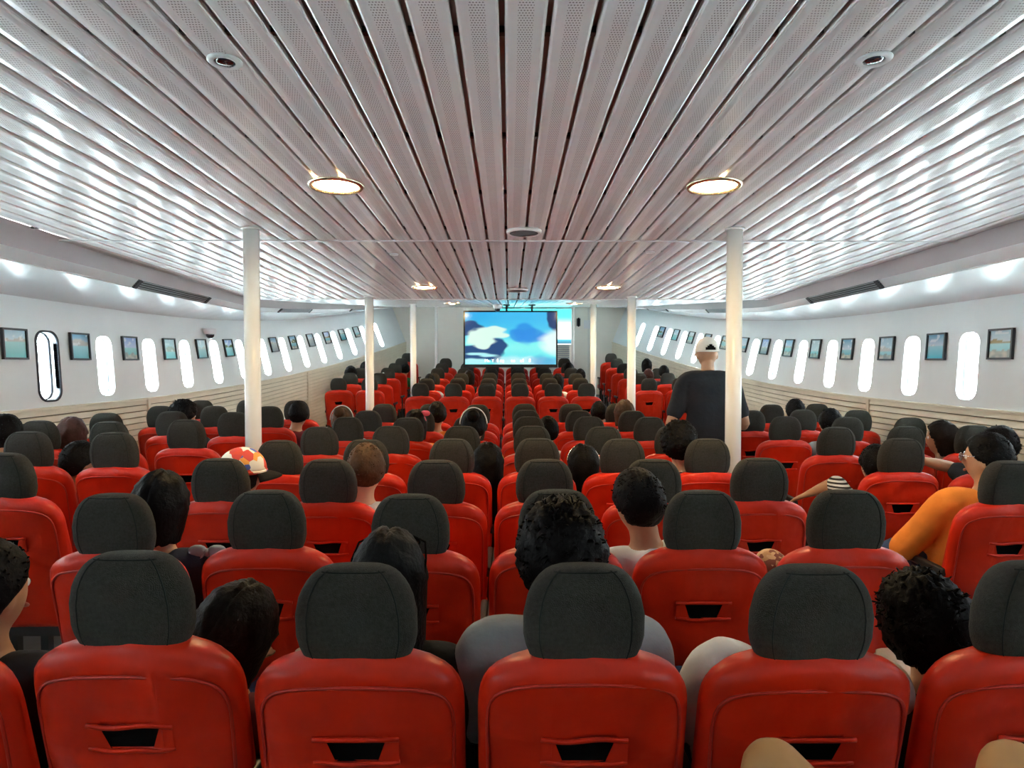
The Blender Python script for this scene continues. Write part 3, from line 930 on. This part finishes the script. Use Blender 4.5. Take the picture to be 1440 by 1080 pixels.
def add_hand(mb, wrist, d, side, curl=.5):
    d = Vector(d).normalized(); n = Vector((0, 0, 1)); n = (n - d * n.dot(d)).normalized() if abs(d.z) < .95 else Vector((0, 1, 0))
    s = d.cross(n).normalized() * side
    W = Vector(wrist)
    limb(mb, [W, W + d*.04, W + d*.085], [(.024, .017), (.036, .016), (.038, .013)], 12, 3)
    for k, (o, ln) in enumerate(((-.030, .060), (-.011, .072), (.010, .068), (.029, .054))):
        b_ = W + d*.085 + s*o
        c1 = b_ + d*ln*.5 - n*ln*.12*curl; c2 = c1 + d*ln*.38 - n*ln*.38*curl
        limb(mb, [b_ - d*.012, b_, c1, c2], [.009, .009, .0085, .007], 8, 2)
    t0 = W + d*.03 - s*.03
    limb(mb, [t0, t0 + d*.03 - s*.022 - n*.008, t0 + d*.06 - s*.026 - n*.018], [.012, .011, .008], 8, 2)
HAIR = {}
def hair_mesh(style, seed=0):
    key = (style, seed)
    if key in HAIR: return HAIR[key]
    nu, nv = (56, 40)
    thick = dict(short=.014, curly=.030, long=.018, bun=.014, crop=.006, top=.005, bob=.020)[style]
    rings = []
    for ring in sphere_dirs(nu, nv):
        rr = []
        for (x, y, z) in ring:
            az = y / max(1e-6, math.hypot(x, y))           # 1 front, -1 back
            zmin = interp(az, [-1, -.35, 0.05, .45, .8, 1], [-.62, -.45, -.12, .10, .46, .52])
            if style in ('long', 'bob'): zmin = interp(az, [-1, -.2, .1, .4, .75, 1], [-1.2, -1.2, -.9, -.35, .45, .55])
            if style == 'top': zmin = .24
            m_ = sstep(zmin - .10, zmin + .08, z)
            p = Vector(head_base(x, y, z))
            n_ = Vector((x, y * .9, z)).normalized()
            ns = noise.noise(Vector((x * 3, y * 3, z * 3)) + Vector((seed * 7.1, 0, 0)))
            fn = noise.noise(Vector((x * 14, y * 14, z * 7)) + Vector((0, seed * 3.3, 0)))
            amp = thick * (1 + .35 * ns + .22 * fn)
            if style == 'curly': amp = thick * (1 + .25 * ns + .45 * noise.noise(Vector((x * 11, y * 11, z * 11)) + Vector((seed, 0, 0))))
            # parting groove
            if style in ('long', 'bob'): amp *= 1 - .35 * math.exp(-(x / .06) ** 2) * sstep(-.2, .5, z)
            p = p + n_ * (amp * m_ - .010 * (1 - m_))
            if style in ('long', 'bob') and z < 0 and m_ > .05:
                L = .30 if style == 'long' else .09
                base = Vector(head_base(x / max(.2, math.hypot(x, y)), y / max(.2, math.hypot(x, y)), 0)); base = base + Vector((x, y, 0)).normalized() * thick
                t = clamp(-z * 1.25, 0, 1)
                shrink = 1 - .12 * t if -z < .8 else (1 - .12) * max(.03, (1 + z) / .2)
                tgt = Vector((base.x * shrink, min(base.y, .03) * shrink - .01 * t, -L * t - .02 * t + .012 * fn * t))
                p = p.lerp(tgt, m_)
            rr.append(tuple(p))
        rings.append(rr)
    q = MB(); q.rings(rings)
    if style == 'bun': q.ellipsoid((0, -.10, .085), (.045, .042, .042), 16, 10)
    # loose tufts that break the outline
    if style in ('curly', 'short', 'crop'):
        rnd = random.Random(seed + 5)
        for _ in range({'curly': 420, 'short': 260, 'crop': 80}[style]):
            a = rnd.uniform(0, 2*PI); zz = rnd.uniform(-.25, .98); h_ = math.sqrt(1 - zz*zz); x, y = h_*math.cos(a), h_*math.sin(a)
            az = y / max(1e-6, h_)
            if zz < interp(az, [-1, -.35, .05, .45, 1], [-.4, -.3, .1, .3, .6]): continue
            n_ = Vector((x, y, zz)); b_ = Vector(head_base(x, y, zz)) + n_ * thick * .6
            tdir = (n_ * rnd.uniform(.3, .9) + Vector((rnd.uniform(-1, 1), rnd.uniform(-1, .4), rnd.uniform(-.6, .6))) * .8).normalized()
            ln = thick * rnd.uniform(.6, 1.15) + .004
            q.tube([b_, b_ + tdir * ln * .6, b_ + (tdir + n_ * -.3) * ln], [.003, .0022, .0006], 4)
    me = q.mesh('hair')
    HAIR[key] = me
    return me
q = MB(); q.ellipsoid((0, 0, 0), (.0125, .0125, .0125), 12, 8); EYE = q.mesh('eye')
q = MB(); q.ellipsoid((0, 0, 0), (.006, .003, .006), 10, 6); PUPIL = q.mesh('pupil')
q = MB(); q.ellipsoid((0, 0, 0), (.024, .006, .007), 12, 6); LIPS = q.mesh('lips')
def cap_parts(root, T, crown_mat, brim_mat, turn=0.0, hole=True):
    Tc = T @ Matrix.Rotation(turn, 4, 'Z')
    rings = []; nu, nv = 40, 24
    for i in range(0, 15):
        ph = PI/2 * (1 - i / 14)
        rr = []
        for j in range(nu):
            a = 2*PI*j/nu
            x, y, z = math.cos(a)*math.sin(ph), math.sin(a)*math.sin(ph), math.cos(ph)
            rr.append((.089 * x, .108 * y, .022 + .112 * z ** .9 if z > 0 else .022))
        rings.append(rr)
    q = MB(); n = nu
    vs = [p for r in rings for p in r]; fs = []
    for i in range(14):
        for j in range(nu):
            k = (j + 1) % nu
            f = (i*n + j, i*n + k, (i+1)*n + k, (i+1)*n + j)
            c = sum((Vector(vs[t]) for t in f), Vector()) / 4
            if hole and c.y < -.03 and (c.x / .038) ** 2 + ((c.z - .030) / .040) ** 2 < 1: continue
            fs.append(f)
    q.add(vs, fs)
    o = obj('cap_crown', q, crown_mat, root); o.matrix_local = Tc
    sm = o.modifiers.new('thickness', 'SOLIDIFY'); sm.thickness = .003
    q = MB(); q.tube([(.090 * math.cos(a), .109 * math.sin(a), .022) for a in frange(-PI, PI, 40)], [(.002, .009)] * 41, 6)
    o2 = obj('cap_band', q, crown_mat, root); o2.matrix_local = Tc
    q = MB(); up, lo = [], []
    grid = []
    for i in range(7):
        t = i / 6; r_ = []
        for j in range(13):
            a = PI/2 + (j / 12 - .5) * 2.0
            rx, ry = .089 + .012 * t, .107 + .07 * t * max(.0, math.cos((j / 12 - .5) * 2.2))
            r_.append((rx * math.cos(a), ry * math.sin(a), .020 - .022 * t * t - .02 * t * abs(j / 12 - .5) * 2))
        grid.append(r_)
    q.rings(grid, False, False, False)
    o3 = obj('cap_brim', q, brim_mat, root); o3.matrix_local = Tc
    sm = o3.modifiers.new('thickness', 'SOLIDIFY'); sm.thickness = .004
def glasses_mesh(dark):
    fr_, ln = MB(), MB()
    for s in (-1, 1):
        ring = [(s * .033 + .026 * math.cos(a), 0, .019 * math.sin(a)) for a in frange(0, 2*PI, 20)]
        fr_.tube(ring, .0022, 6)
        ln.add([(x, .0005, z) for x, y, z in ring[:-1]], [tuple(range(20))])
        fr_.tube([(s * .059, 0, .008), (s * .074, -.012, .010), (s * .080, -.06, .010), (s * .079, -.10, .0), (s * .076, -.118, -.018)], .0024, 6)
    fr_.tube([(-.008, 0, .004), (0, .003, .007), (.008, 0, .004)], .002, 6)
    return fr_.mesh('glasses_frame'), ln.mesh('lens', False)
node_mat('dark_lens', (.01, .008, .008), .08, coat=.5)
node_mat('clear_lens', (.55, .60, .62), .05)
PENDING = []
class Person: pass
def person(seat_pos, head_top, label, hair=('short', 'hair_black'), shirt='cloth_white', skin='skin_tan', sleeve=.8, yaw=0.0, roll=0.0, pitch=0.0, seed=0,
           trousers='cloth_denim', voxel=.0125, group='seated passengers', elbows=None, wrists=None, knees=None, ankles=None, stand=False, husk=1.0, hip=None, hs=1.06, neck=1.0, drop=0.0):
    """seat_pos: floor point under the headrest (x, y, z); head_top: world position of the top of the skull."""
    b0 = Vector(seat_pos)
    base = b0 + Vector((0, .33, 0)) if not stand else b0
    Hd = Vector(head_top) - Vector((0, 0, .112)) - base
    H = Vector((0, 0, .565)) if not stand else Vector((0, 0, .95))
    if hip: H = Vector(hip)
    u = (Vector((0, 0, 1)) * .5 + (Hd - H).normalized() * .5).normalized()
    Mh = Matrix.Translation(Hd) @ Matrix.Rotation(yaw, 4, 'Z') @ Matrix.Rotation(roll, 4, 'Y') @ Matrix.Rotation(pitch, 4, 'X') @ Matrix.Scale(hs, 4)
    N = Hd - u * .165 - Vector((0, .022, 0))
    sx = (Vector((1, 0, 0)) - u * u.x).normalized()
    k = husk
    wa, ch = H.lerp(N, .36) - Vector((0, .035, 0)), H.lerp(N, .70) - Vector((0, .035, 0))
    tp = N - u * .045 - Vector((0, .012, 0))
    def torso(mb, g, top=True):
        pts = [H, wa, ch, tp] + ([N - u*.005] if top else [N - u*.012])
        rs = [(.165*k+g, .118*k+g), (.145*k+g, .105*k+g), (.170*k+g, .112*k+g), (.145*k+g, .078*k+g), (.066+g*.6, .060+g*.6)]
        limb(mb, pts, rs, 20, 5, round_ends=False if not top else True)
    sh = {s: N - u * (.062 + drop) + sx * (s * .168 * k) - Vector((0, .012, 0)) for s in (-1, 1)}
    el, wr, kn, an = {}, {}, {}, {}
    for i, s in ((0, -1), (1, 1)):
        el[s] = Vector(elbows[i]) if elbows else sh[s] + Vector((s * .055, .10, -.265))
        wr[s] = Vector(wrists[i]) if wrists else Vector((s * .07, el[s].y + .20, max(el[s].z - .02, H.z + .075)))
        if stand: kn[s], an[s] = Vector((s * .10, .03, .50)), Vector((s * .11, -.01, .09))
        else:
            kn[s] = Vector(knees[i]) if knees else Vector((s * .11, .40, .53)); an[s] = Vector(ankles[i]) if ankles else Vector((s * .11, .36, .09))
    mb = MB(); torso(mb, 0)
    limb(mb, [N - u*.03, N + u*.05, Hd - u*.05 - Vector((0, .012, 0))], [(.062*neck, .060*neck), (.054*neck, .056*neck), (.052*neck, .058*neck)], 14, 3)
    add_head(mb, Mh)
    for s in (-1, 1):
        limb(mb, [tp + sx * s * .08, sh[s], sh[s].lerp(el[s], .5), el[s], el[s].lerp(wr[s], .35), wr[s]], [.055, .056*k, .047*k, .039*k, .040*k, .025], 12, 3)
        add_hand(mb, wr[s], wr[s] - el[s], s)
        limb(mb, [H + Vector((s * .085, 0, -.02)), H.lerp(kn[s], .5) + Vector((s * .03, 0, -.0)), kn[s], kn[s].lerp(an[s], .35), an[s]], [.095, .082, .058, .056, .036], 14, 4)
        mb.ellipsoid(kn[s], (.060, .060, .058), 14, 10)
        limb(mb, [an[s] + Vector((0, -.04, -.045)), an[s] + Vector((0, .05, -.05)), an[s] + Vector((0, .15, -.062))], [(.035, .035), (.040, .030), (.036, .02)], 10, 3)
    sm = MB(); torso(sm, .014, False)
    for s in (-1, 1):
        pts = [tp + sx * s * .08, sh[s], sh[s].lerp(el[s], .5)]; rs = [.066, .070*k, .064*k]
        if sleeve > .95: pts += [el[s], el[s].lerp(wr[s], .4), el[s].lerp(wr[s], .92)]; rs += [.054*k, .052*k, .040]
        else: pts.append(sh[s].lerp(el[s], sleeve)); rs.append(.064*k)
        limb(sm, pts, rs, 14, 4)
    tm = MB()
    limb(tm, [H + u*.06, H, H - Vector((0, 0, .055))], [(.175*k, .128*k), (.182*k, .134*k), (.165*k, .12*k)], 18, 3)
    for s in (-1, 1):
        limb(tm, [H + Vector((s * .085, 0, -.02)), H.lerp(kn[s], .5) + Vector((s * .03, 0, 0)), kn[s], kn[s].lerp(an[s], .45), kn[s].lerp(an[s], .93)] if trousers != 'shorts' else
             [H + Vector((s * .085, 0, -.02)), H.lerp(kn[s], .35) + Vector((s * .02, 0, 0)), H.lerp(kn[s], .66)], [.108, .098, .076, .070, .058] if trousers != 'shorts' else [.108, .102, .094], 14, 4)
    root = empty('person', base)
    tag(root, label, 'person', group)
    P = Person(); P.root = root; P.M = Mh; P.base = base; P.Hd = Hd; P.u = u; P.sh = sh; P.el = el; P.wr = wr; P.N = N
    for nm, b_, mat, vx in (('body', mb, skin, voxel), ('shirt', sm, shirt, max(voxel, .014)), ('trousers', tm, 'cloth_khaki' if trousers == 'shorts' else trousers, .020)):
        me = bpy.data.meshes.new(nm); me.from_pydata(b_.v, [], b_.f)
        tmp = bpy.data.objects.new('tmp_' + nm, me); C.objects.link(tmp)
        md = tmp.modifiers.new('r', 'REMESH'); md.mode = 'VOXEL'; md.voxel_size = vx; md.use_smooth_shade = True
        ms_ = tmp.modifiers.new('s', 'SMOOTH'); ms_.factor = .5; ms_.iterations = 3 if nm == 'body' else 6
        PENDING.append((tmp, nm, mat, root))
    for s in (-1, 1):
        o = obj('eye', EYE, 'eye_white', root); o.matrix_local = Mh @ Matrix.Translation((s * .029, .0745, .004))
        pu = obj('pupil', PUPIL, 'eye_dark', o, loc=(0, .0115, 0))
    o = obj('lips', LIPS, 'lips', root); o.matrix_local = Mh @ Matrix.Translation((0, .090, -.058))
    if hair:
        o = obj('hair', hair_mesh(hair[0], seed), hair[1], root); o.matrix_local = Mh
    return P
def finish_people():
    dg = bpy.context.evaluated_depsgraph_get()
    dg.update()
    done = []
    for tmp, nm, mat, root in PENDING:
        me = bpy.data.meshes.new_from_object(tmp.evaluated_get(dg)); me.name = nm
        me.materials.clear(); me.polygons.foreach_set('use_smooth', [True] * len(me.polygons))
        done.append((me, nm, mat, root))
    for tmp, *_ in PENDING:
        m0 = tmp.data; bpy.data.objects.remove(tmp); bpy.data.meshes.remove(m0)
    for me, nm, mat, root in done: obj(nm, me, mat, root)
    PENDING.clear()
def loose_glasses(P, label, dark, z, y, pitch=0.0, own=True):
    fm, lm = glasses_mesh(dark)
    M = P.M @ Matrix.Translation((0, y, z)) @ Matrix.Rotation(pitch, 4, 'X') @ Matrix.Scale(1.1 if own else 1.0, 4)
    if own:
        r = empty('sunglasses'); r.matrix_world = Matrix.Translation(P.base) @ M
        tag(r, label, 'sunglasses')
        obj('frame', fm, 'black', r); obj('lens', lm, 'dark_lens', r)
    else:
        a_ = obj('eyeglasses', fm, 'chrome', P.root); a_.matrix_local = M
        obj('lens', lm, 'clear_lens', a_)
def headband(P, mat, ang=0.15):
    q = MB(); q.tube([(.093 * math.cos(a), -.012 + .02 * math.sin(a), .02 + .112 * math.sin(a)) for a in frange(0, PI, 24)], [(.004, .010)] * 25, 6)
    o = obj('headband', q, mat, P.root); o.matrix_local = P.M @ Matrix.Rotation(ang, 4, 'X')
def hair_bow(P, mat, pos, sc=1.0):
    q = MB()
    for s in (-1, 1):
        q.ellipsoid((s * .035 * sc, 0, .004), (.036 * sc, .014 * sc, .024 * sc), 12, 8)
        q.tube([(s * .008, 0, 0), (s * .03 * sc, -.004, -.03 * sc), (s * .04 * sc, -.004, -.055 * sc)], [(.008, .004), (.013, .004), (.010, .003)], 6)
    q.ellipsoid((0, 0, 0), (.013 * sc, .016 * sc, .015 * sc), 10, 6)
    o = obj('bow', q, mat, P.root, loc=pos)
def CS(r, c): return (COLS[c], ROW_D[r - 1], sheer(ROW_D[r - 1]))
def SS(s, k, c):
    p = SEATS[('S', s, k, c)].location; return tuple(p)

# rearmost row
person(CS(1, 0), (-1.30, 1.68, 1.147), 'black haired person in black top, rearmost middle row beside port aisle, leaning inward', shirt='cloth_black', seed=1, yaw=-.3)
P2 = person(CS(1, 1), (-.70, 1.72, 1.03), 'dark haired person slumped sideways past the headrest, bare arm, rearmost middle row', hair=('bob', 'hair_dark_brown'), shirt='cloth_maroon', sleeve=.3, seed=2, roll=.35, yaw=-.3,
            elbows=((-.02, .12, .62), (.30, .10, .66)), wrists=((.0, .32, .66), (.22, .32, .68)))
P3 = person(CS(1, 2), (-.303, 1.70, 1.165), 'person with long black hair and sunglasses pushed up on the head', hair=('long', 'hair_black'), shirt='cloth_black', seed=3)
loose_glasses(P3, 'dark sunglasses pushed up on a long black haired head', True, .078, .072, .55)
P4 = person(CS(1, 3), (.128, 1.68, 1.235), 'tall person with thick curly black hair, grey shirt, rearmost middle row', hair=('curly', 'hair_black'), shirt='cloth_grey', seed=4, husk=1.12)
person(CS(1, 4), (.765, 1.72, 1.055), 'person in white short sleeved shirt, head hidden behind a rearmost row headrest', shirt='cloth_white', seed=5, husk=1.2, drop=-.085, elbows=((-.20, .08, .55), (.24, .08, .55)), wrists=((.05, .26, .64), (.12, .26, .64)))
P5 = person(CS(1, 5), (1.06, 1.70, 1.045), 'person with thick black hair leaning left off the headrest, rearmost starboard end', hair=('curly', 'hair_black'), shirt='cloth_black', seed=6, roll=-.3, skin='skin_light')
# second row from the back
P7 = person(CS(2, 0), (-1.285, 2.50, 1.185), 'black haired person in navy top with a grey knotted bow at the shoulder', hair=('bob', 'hair_black'), shirt='cloth_navy', seed=7, roll=.1)
hair_bow(P7, 'cloth_grey', P7.sh[1] + Vector((.03, -.03, .075)), 1.0)
P9 = person(CS(2, 4), (.478, 2.50, 1.20), 'person with short black hair, white shirt, leaning left with ear showing', hair=('short', 'hair_black'), shirt='cloth_white', seed=8, skin='skin_tan', roll=-.12, yaw=.45)
person(CS(2, 5), (1.27, 2.56, 1.06), 'person in brown patterned top, shoulder showing beside a second row seat', shirt='cloth_brown_print', seed=9, husk=1.1, sleeve=1.0, elbows=((-.17, -.08, .85), (.2, .1, .62)), wrists=((-.10, .15, .70), (.05, .3, .66)))
# third and fourth rows
person(CS(3, 1), (-.70, 3.33, 1.195), 'person with short brown hair and pale collar leaning beside the headrest', hair=('short', 'hair_brown'), shirt='cloth_white', seed=10, skin='skin_light', husk=.9)
P11 = person(CS(3, 0), (-1.305, 3.33, 1.165), 'person wearing a colourful patterned cap with black peak turned sideways by the pole', hair=('crop', 'hair_black'), shirt='cloth_grey', seed=11, skin='skin_light')
cap_parts(P11.root, P11.M, 'cap_print', 'cloth_black', turn=-1.2, hole=False)
person(CS(4, 2), (-.13, 4.16, 1.10), 'person with long loose black hair between two headrests, dark clothes', hair=('long', 'hair_black'), shirt='cloth_black', seed=12)
P13 = person(CS(4, 3), (.455, 4.16, 1.09), 'person with long black hair and a shiny clip leaning towards starboard', hair=('long', 'hair_black'), shirt='cloth_maroon', seed=13)
headband(P13, 'chrome', -.5)
person(CS(4, 5), (1.03, 4.12, 1.225), 'person with bushy black hair and both ears showing, below the standing man', hair=('curly', 'hair_black'), shirt='cloth_navy', seed=14, skin='skin_light')
P28 = person(CS(5, 2), (-.26, 4.98, 1.255), 'person in yellow shirt with black hair and pale headband', hair=('bun', 'hair_black'), shirt='cloth_yellow', seed=15, voxel=.013)
headband(P28, 'cloth_white', .1)
# port side
person(SS(-1, 1, 2), (-3.10, 4.20, 1.275), 'black haired person in light blue shirt, port window seat near the rear', shirt='cloth_light_blue', seed=16, voxel=.012)
person(SS(-1, 2, 2), (-3.14, 4.90, 1.20), 'person with long auburn hair in a port window seat', hair=('long', 'hair_auburn'), shirt='cloth_maroon', seed=17, voxel=.012)
person(SS(-1, 1, 1), (-2.55, 4.05, 1.125), 'small dark haired child peering right between port seats', shirt='cloth_maroon', seed=18, yaw=-.7, skin='skin_brown', husk=.8, voxel=.012)
person(SS(-1, 3, 1), (-2.72, 5.70, 1.27), 'tall black haired person in port middle seat, cheek and ear showing', hair=('curly', 'hair_black'), shirt='cloth_charcoal', seed=19, yaw=-.5, voxel=.012)
person(SS(-1, 4, 0), (-2.02, 6.55, 1.23), 'black haired person with red collar in port aisle seat', shirt='cloth_maroon', seed=20, voxel=.014)
P27 = person(CS(6, 0), (-1.42, 5.80, 1.22), 'person with brown hair bun and pale headband beside the port aisle', hair=('bun', 'hair_brown'), shirt='cloth_grey', seed=21, voxel=.014)
headband(P27, 'cloth_white', .1)
P29 = person(CS(6, 1), (-.80, 5.82, 1.19), 'person with dark hair tied by a pink scarf, rear middle block', hair=('bob', 'hair_dark_brown'), shirt='cloth_orange', seed=22, voxel=.014)
hair_bow(P29, 'cloth_pink', P29.Hd + Vector((.05, -.02, .10)), 1.1)
# starboard side
P16 = person(SS(1, 0, 0), (2.33, 3.30, 1.25), 'man in orange shirt and eyeglasses looking left, starboard aisle seat', hair=('short', 'hair_black'), shirt='cloth_orange', sleeve=.85, seed=23, yaw=.75, skin='skin_tan', husk=1.1,
             elbows=((-.285, .04, .62), (.2, .1, .64)))
loose_glasses(P16, '', False, .004, .100, 0, own=False)
P17 = person(SS(1, 1, 0), (2.25, 4.16, 1.09), 'person in black and white striped shirt, arm stretched into the starboard aisle', hair=('short', 'hair_black'), shirt='cloth_stripes', sleeve=.9, seed=24, skin='skin_tan',
             elbows=((-.23, .0, .85), (.2, .1, .66)), wrists=((-.36, .08, .77), (.05, .3, .7)))
person(SS(1, 3, 1), (2.74, 5.80, 1.205), 'round black haired person in starboard middle seat', shirt='cloth_grey', seed=25, voxel=.013)
person(SS(1, 4, 1), (2.86, 6.80, 1.235), 'black haired person with bare neck, farther starboard middle seat', shirt='cloth_light_blue', seed=26, voxel=.014)
person(SS(1, 1, 2), (3.05, 4.22, 1.20), 'black haired person by the starboard wall with one arm along the seat backs', shirt='cloth_charcoal', seed=27, yaw=.4, voxel=.012,
       elbows=((-.42, .10, .93), (.2, .1, .66)), wrists=((-.62, .12, .98), (.05, .3, .7)))
person(SS(1, 2, 2), (3.20, 5.02, 1.16), 'dark haired person turned left in starboard window seat', hair=('bob', 'hair_dark_brown'), shirt='cloth_navy', seed=28, yaw=.9, voxel=.012)
# standing man in the starboard aisle
ST = person((1.80, 6.2, 0), (1.81, 6.24, 1.805), 'standing man in dark t-shirt and white cap seen from behind in the starboard aisle', hair=('top', 'hair_black'), shirt='cloth_charcoal', sleeve=.72, seed=29, stand=True, husk=1.22, neck=1.08, drop=.035, hs=1.17, skin='skin_tan',
            voxel=.008, group=None, trousers='cloth_charcoal', elbows=((-.335, -.03, 1.06), (.335, -.03, 1.06)), wrists=((-.25, .22, 1.02), (.25, .22, 1.02)))
cap_parts(ST.root, ST.M, 'white_cap', 'white_cap', turn=0.0, hole=True)
# knees of a passenger low in the seat behind
person((.70, .66, 0), (.72, .80, 1.02), 'passenger slumped low with bare knees raised against the rearmost full row', hair=('short', 'hair_black'), shirt='cloth_grey', seed=30, trousers='shorts', skin='skin_warm',
       knees=((-.215, .235, .855), (.225, .235, .850)), ankles=((-.20, .20, .42), (.24, .20, .42)), hip=(0, .0, .58), group=None)
# farther passengers
FARP = [(('F', 1, 4), (.80, 11.2, 1.42), 'black', 'black haired person with white collar, forward middle block second row', 'cloth_white', 'bob'),
        (('F', 2, 5), (1.25, 12.0, 1.50), 'black', 'dark haired person in maroon, forward middle block third row', 'cloth_maroon', 'short'),
        (('F', 1, 0), (-1.30, 11.2, 1.42), 'black', 'black haired person in grey, forward middle block, port end', 'cloth_grey', 'short'),
        (('F', 2, 1), (-.70, 12.0, 1.47), 'dark_brown', 'person in dark clothes, forward middle block third row', 'cloth_charcoal', 'bob'),
        (('F', 3, 5), (1.12, 12.85, 1.62), 'black', 'black haired person in navy, forward middle block fourth row', 'cloth_navy', 'short'),
        (('G', -1, 2, 1), (-2.80, 12.1, 1.53), 'black', 'black haired person in black, forward port block', 'cloth_black', 'curly'),
        (('G', -1, 3, 1), (-2.72, 12.9, 1.63), 'black', 'dark haired person in navy beside forward port wall', 'cloth_navy', 'short'),
        (('G', -1, 4, 0), (-2.10, 13.8, 1.60), 'black', 'person in green jacket in forward port aisle seat', 'cloth_green', 'short'),
        (('G', 1, 2, 1), (2.72, 12.0, 1.56), 'black', 'black haired person in forward starboard block, dark jacket', 'cloth_black', 'short'),
        (('G', 1, 3, 1), (2.60, 12.9, 1.68), 'black', 'dark haired person in navy beside forward starboard wall', 'cloth_navy', 'bob'),
        (('G', 1, 2, 0), (2.45, 12.0, 1.50), 'auburn', 'auburn haired person in forward starboard block', 'cloth_grey', 'short'),
        (('C', 7, 1), (-.70, 6.62, 1.22), 'dark_brown', 'dark brown haired person in orange, rear middle block second row', 'cloth_orange', 'short'),
        (('C', 7, 5), (1.12, 6.62, 1.23), 'brown', 'brown haired person in grey, rear middle block starboard end', 'cloth_grey', 'bob'),
        (('C', 6, 3), (.33, 5.80, 1.14), 'black', 'black haired person in white, rear middle block third row', 'cloth_white', 'short'),
        (('C', 8, 5), (.98, 7.42, 1.18), 'black', 'black haired person in pale khaki, rear middle block row at cross aisle', 'cloth_khaki', 'short')]
for i, (key, top, hc_, lab, sh_, st_) in enumerate(FARP):
    p = SEATS[key].location
    person(tuple(p), top, lab, hair=(st_, 'hair_' + hc_), shirt=sh_, seed=31 + i % 4, voxel=.018, group='seated passengers')
finish_people()
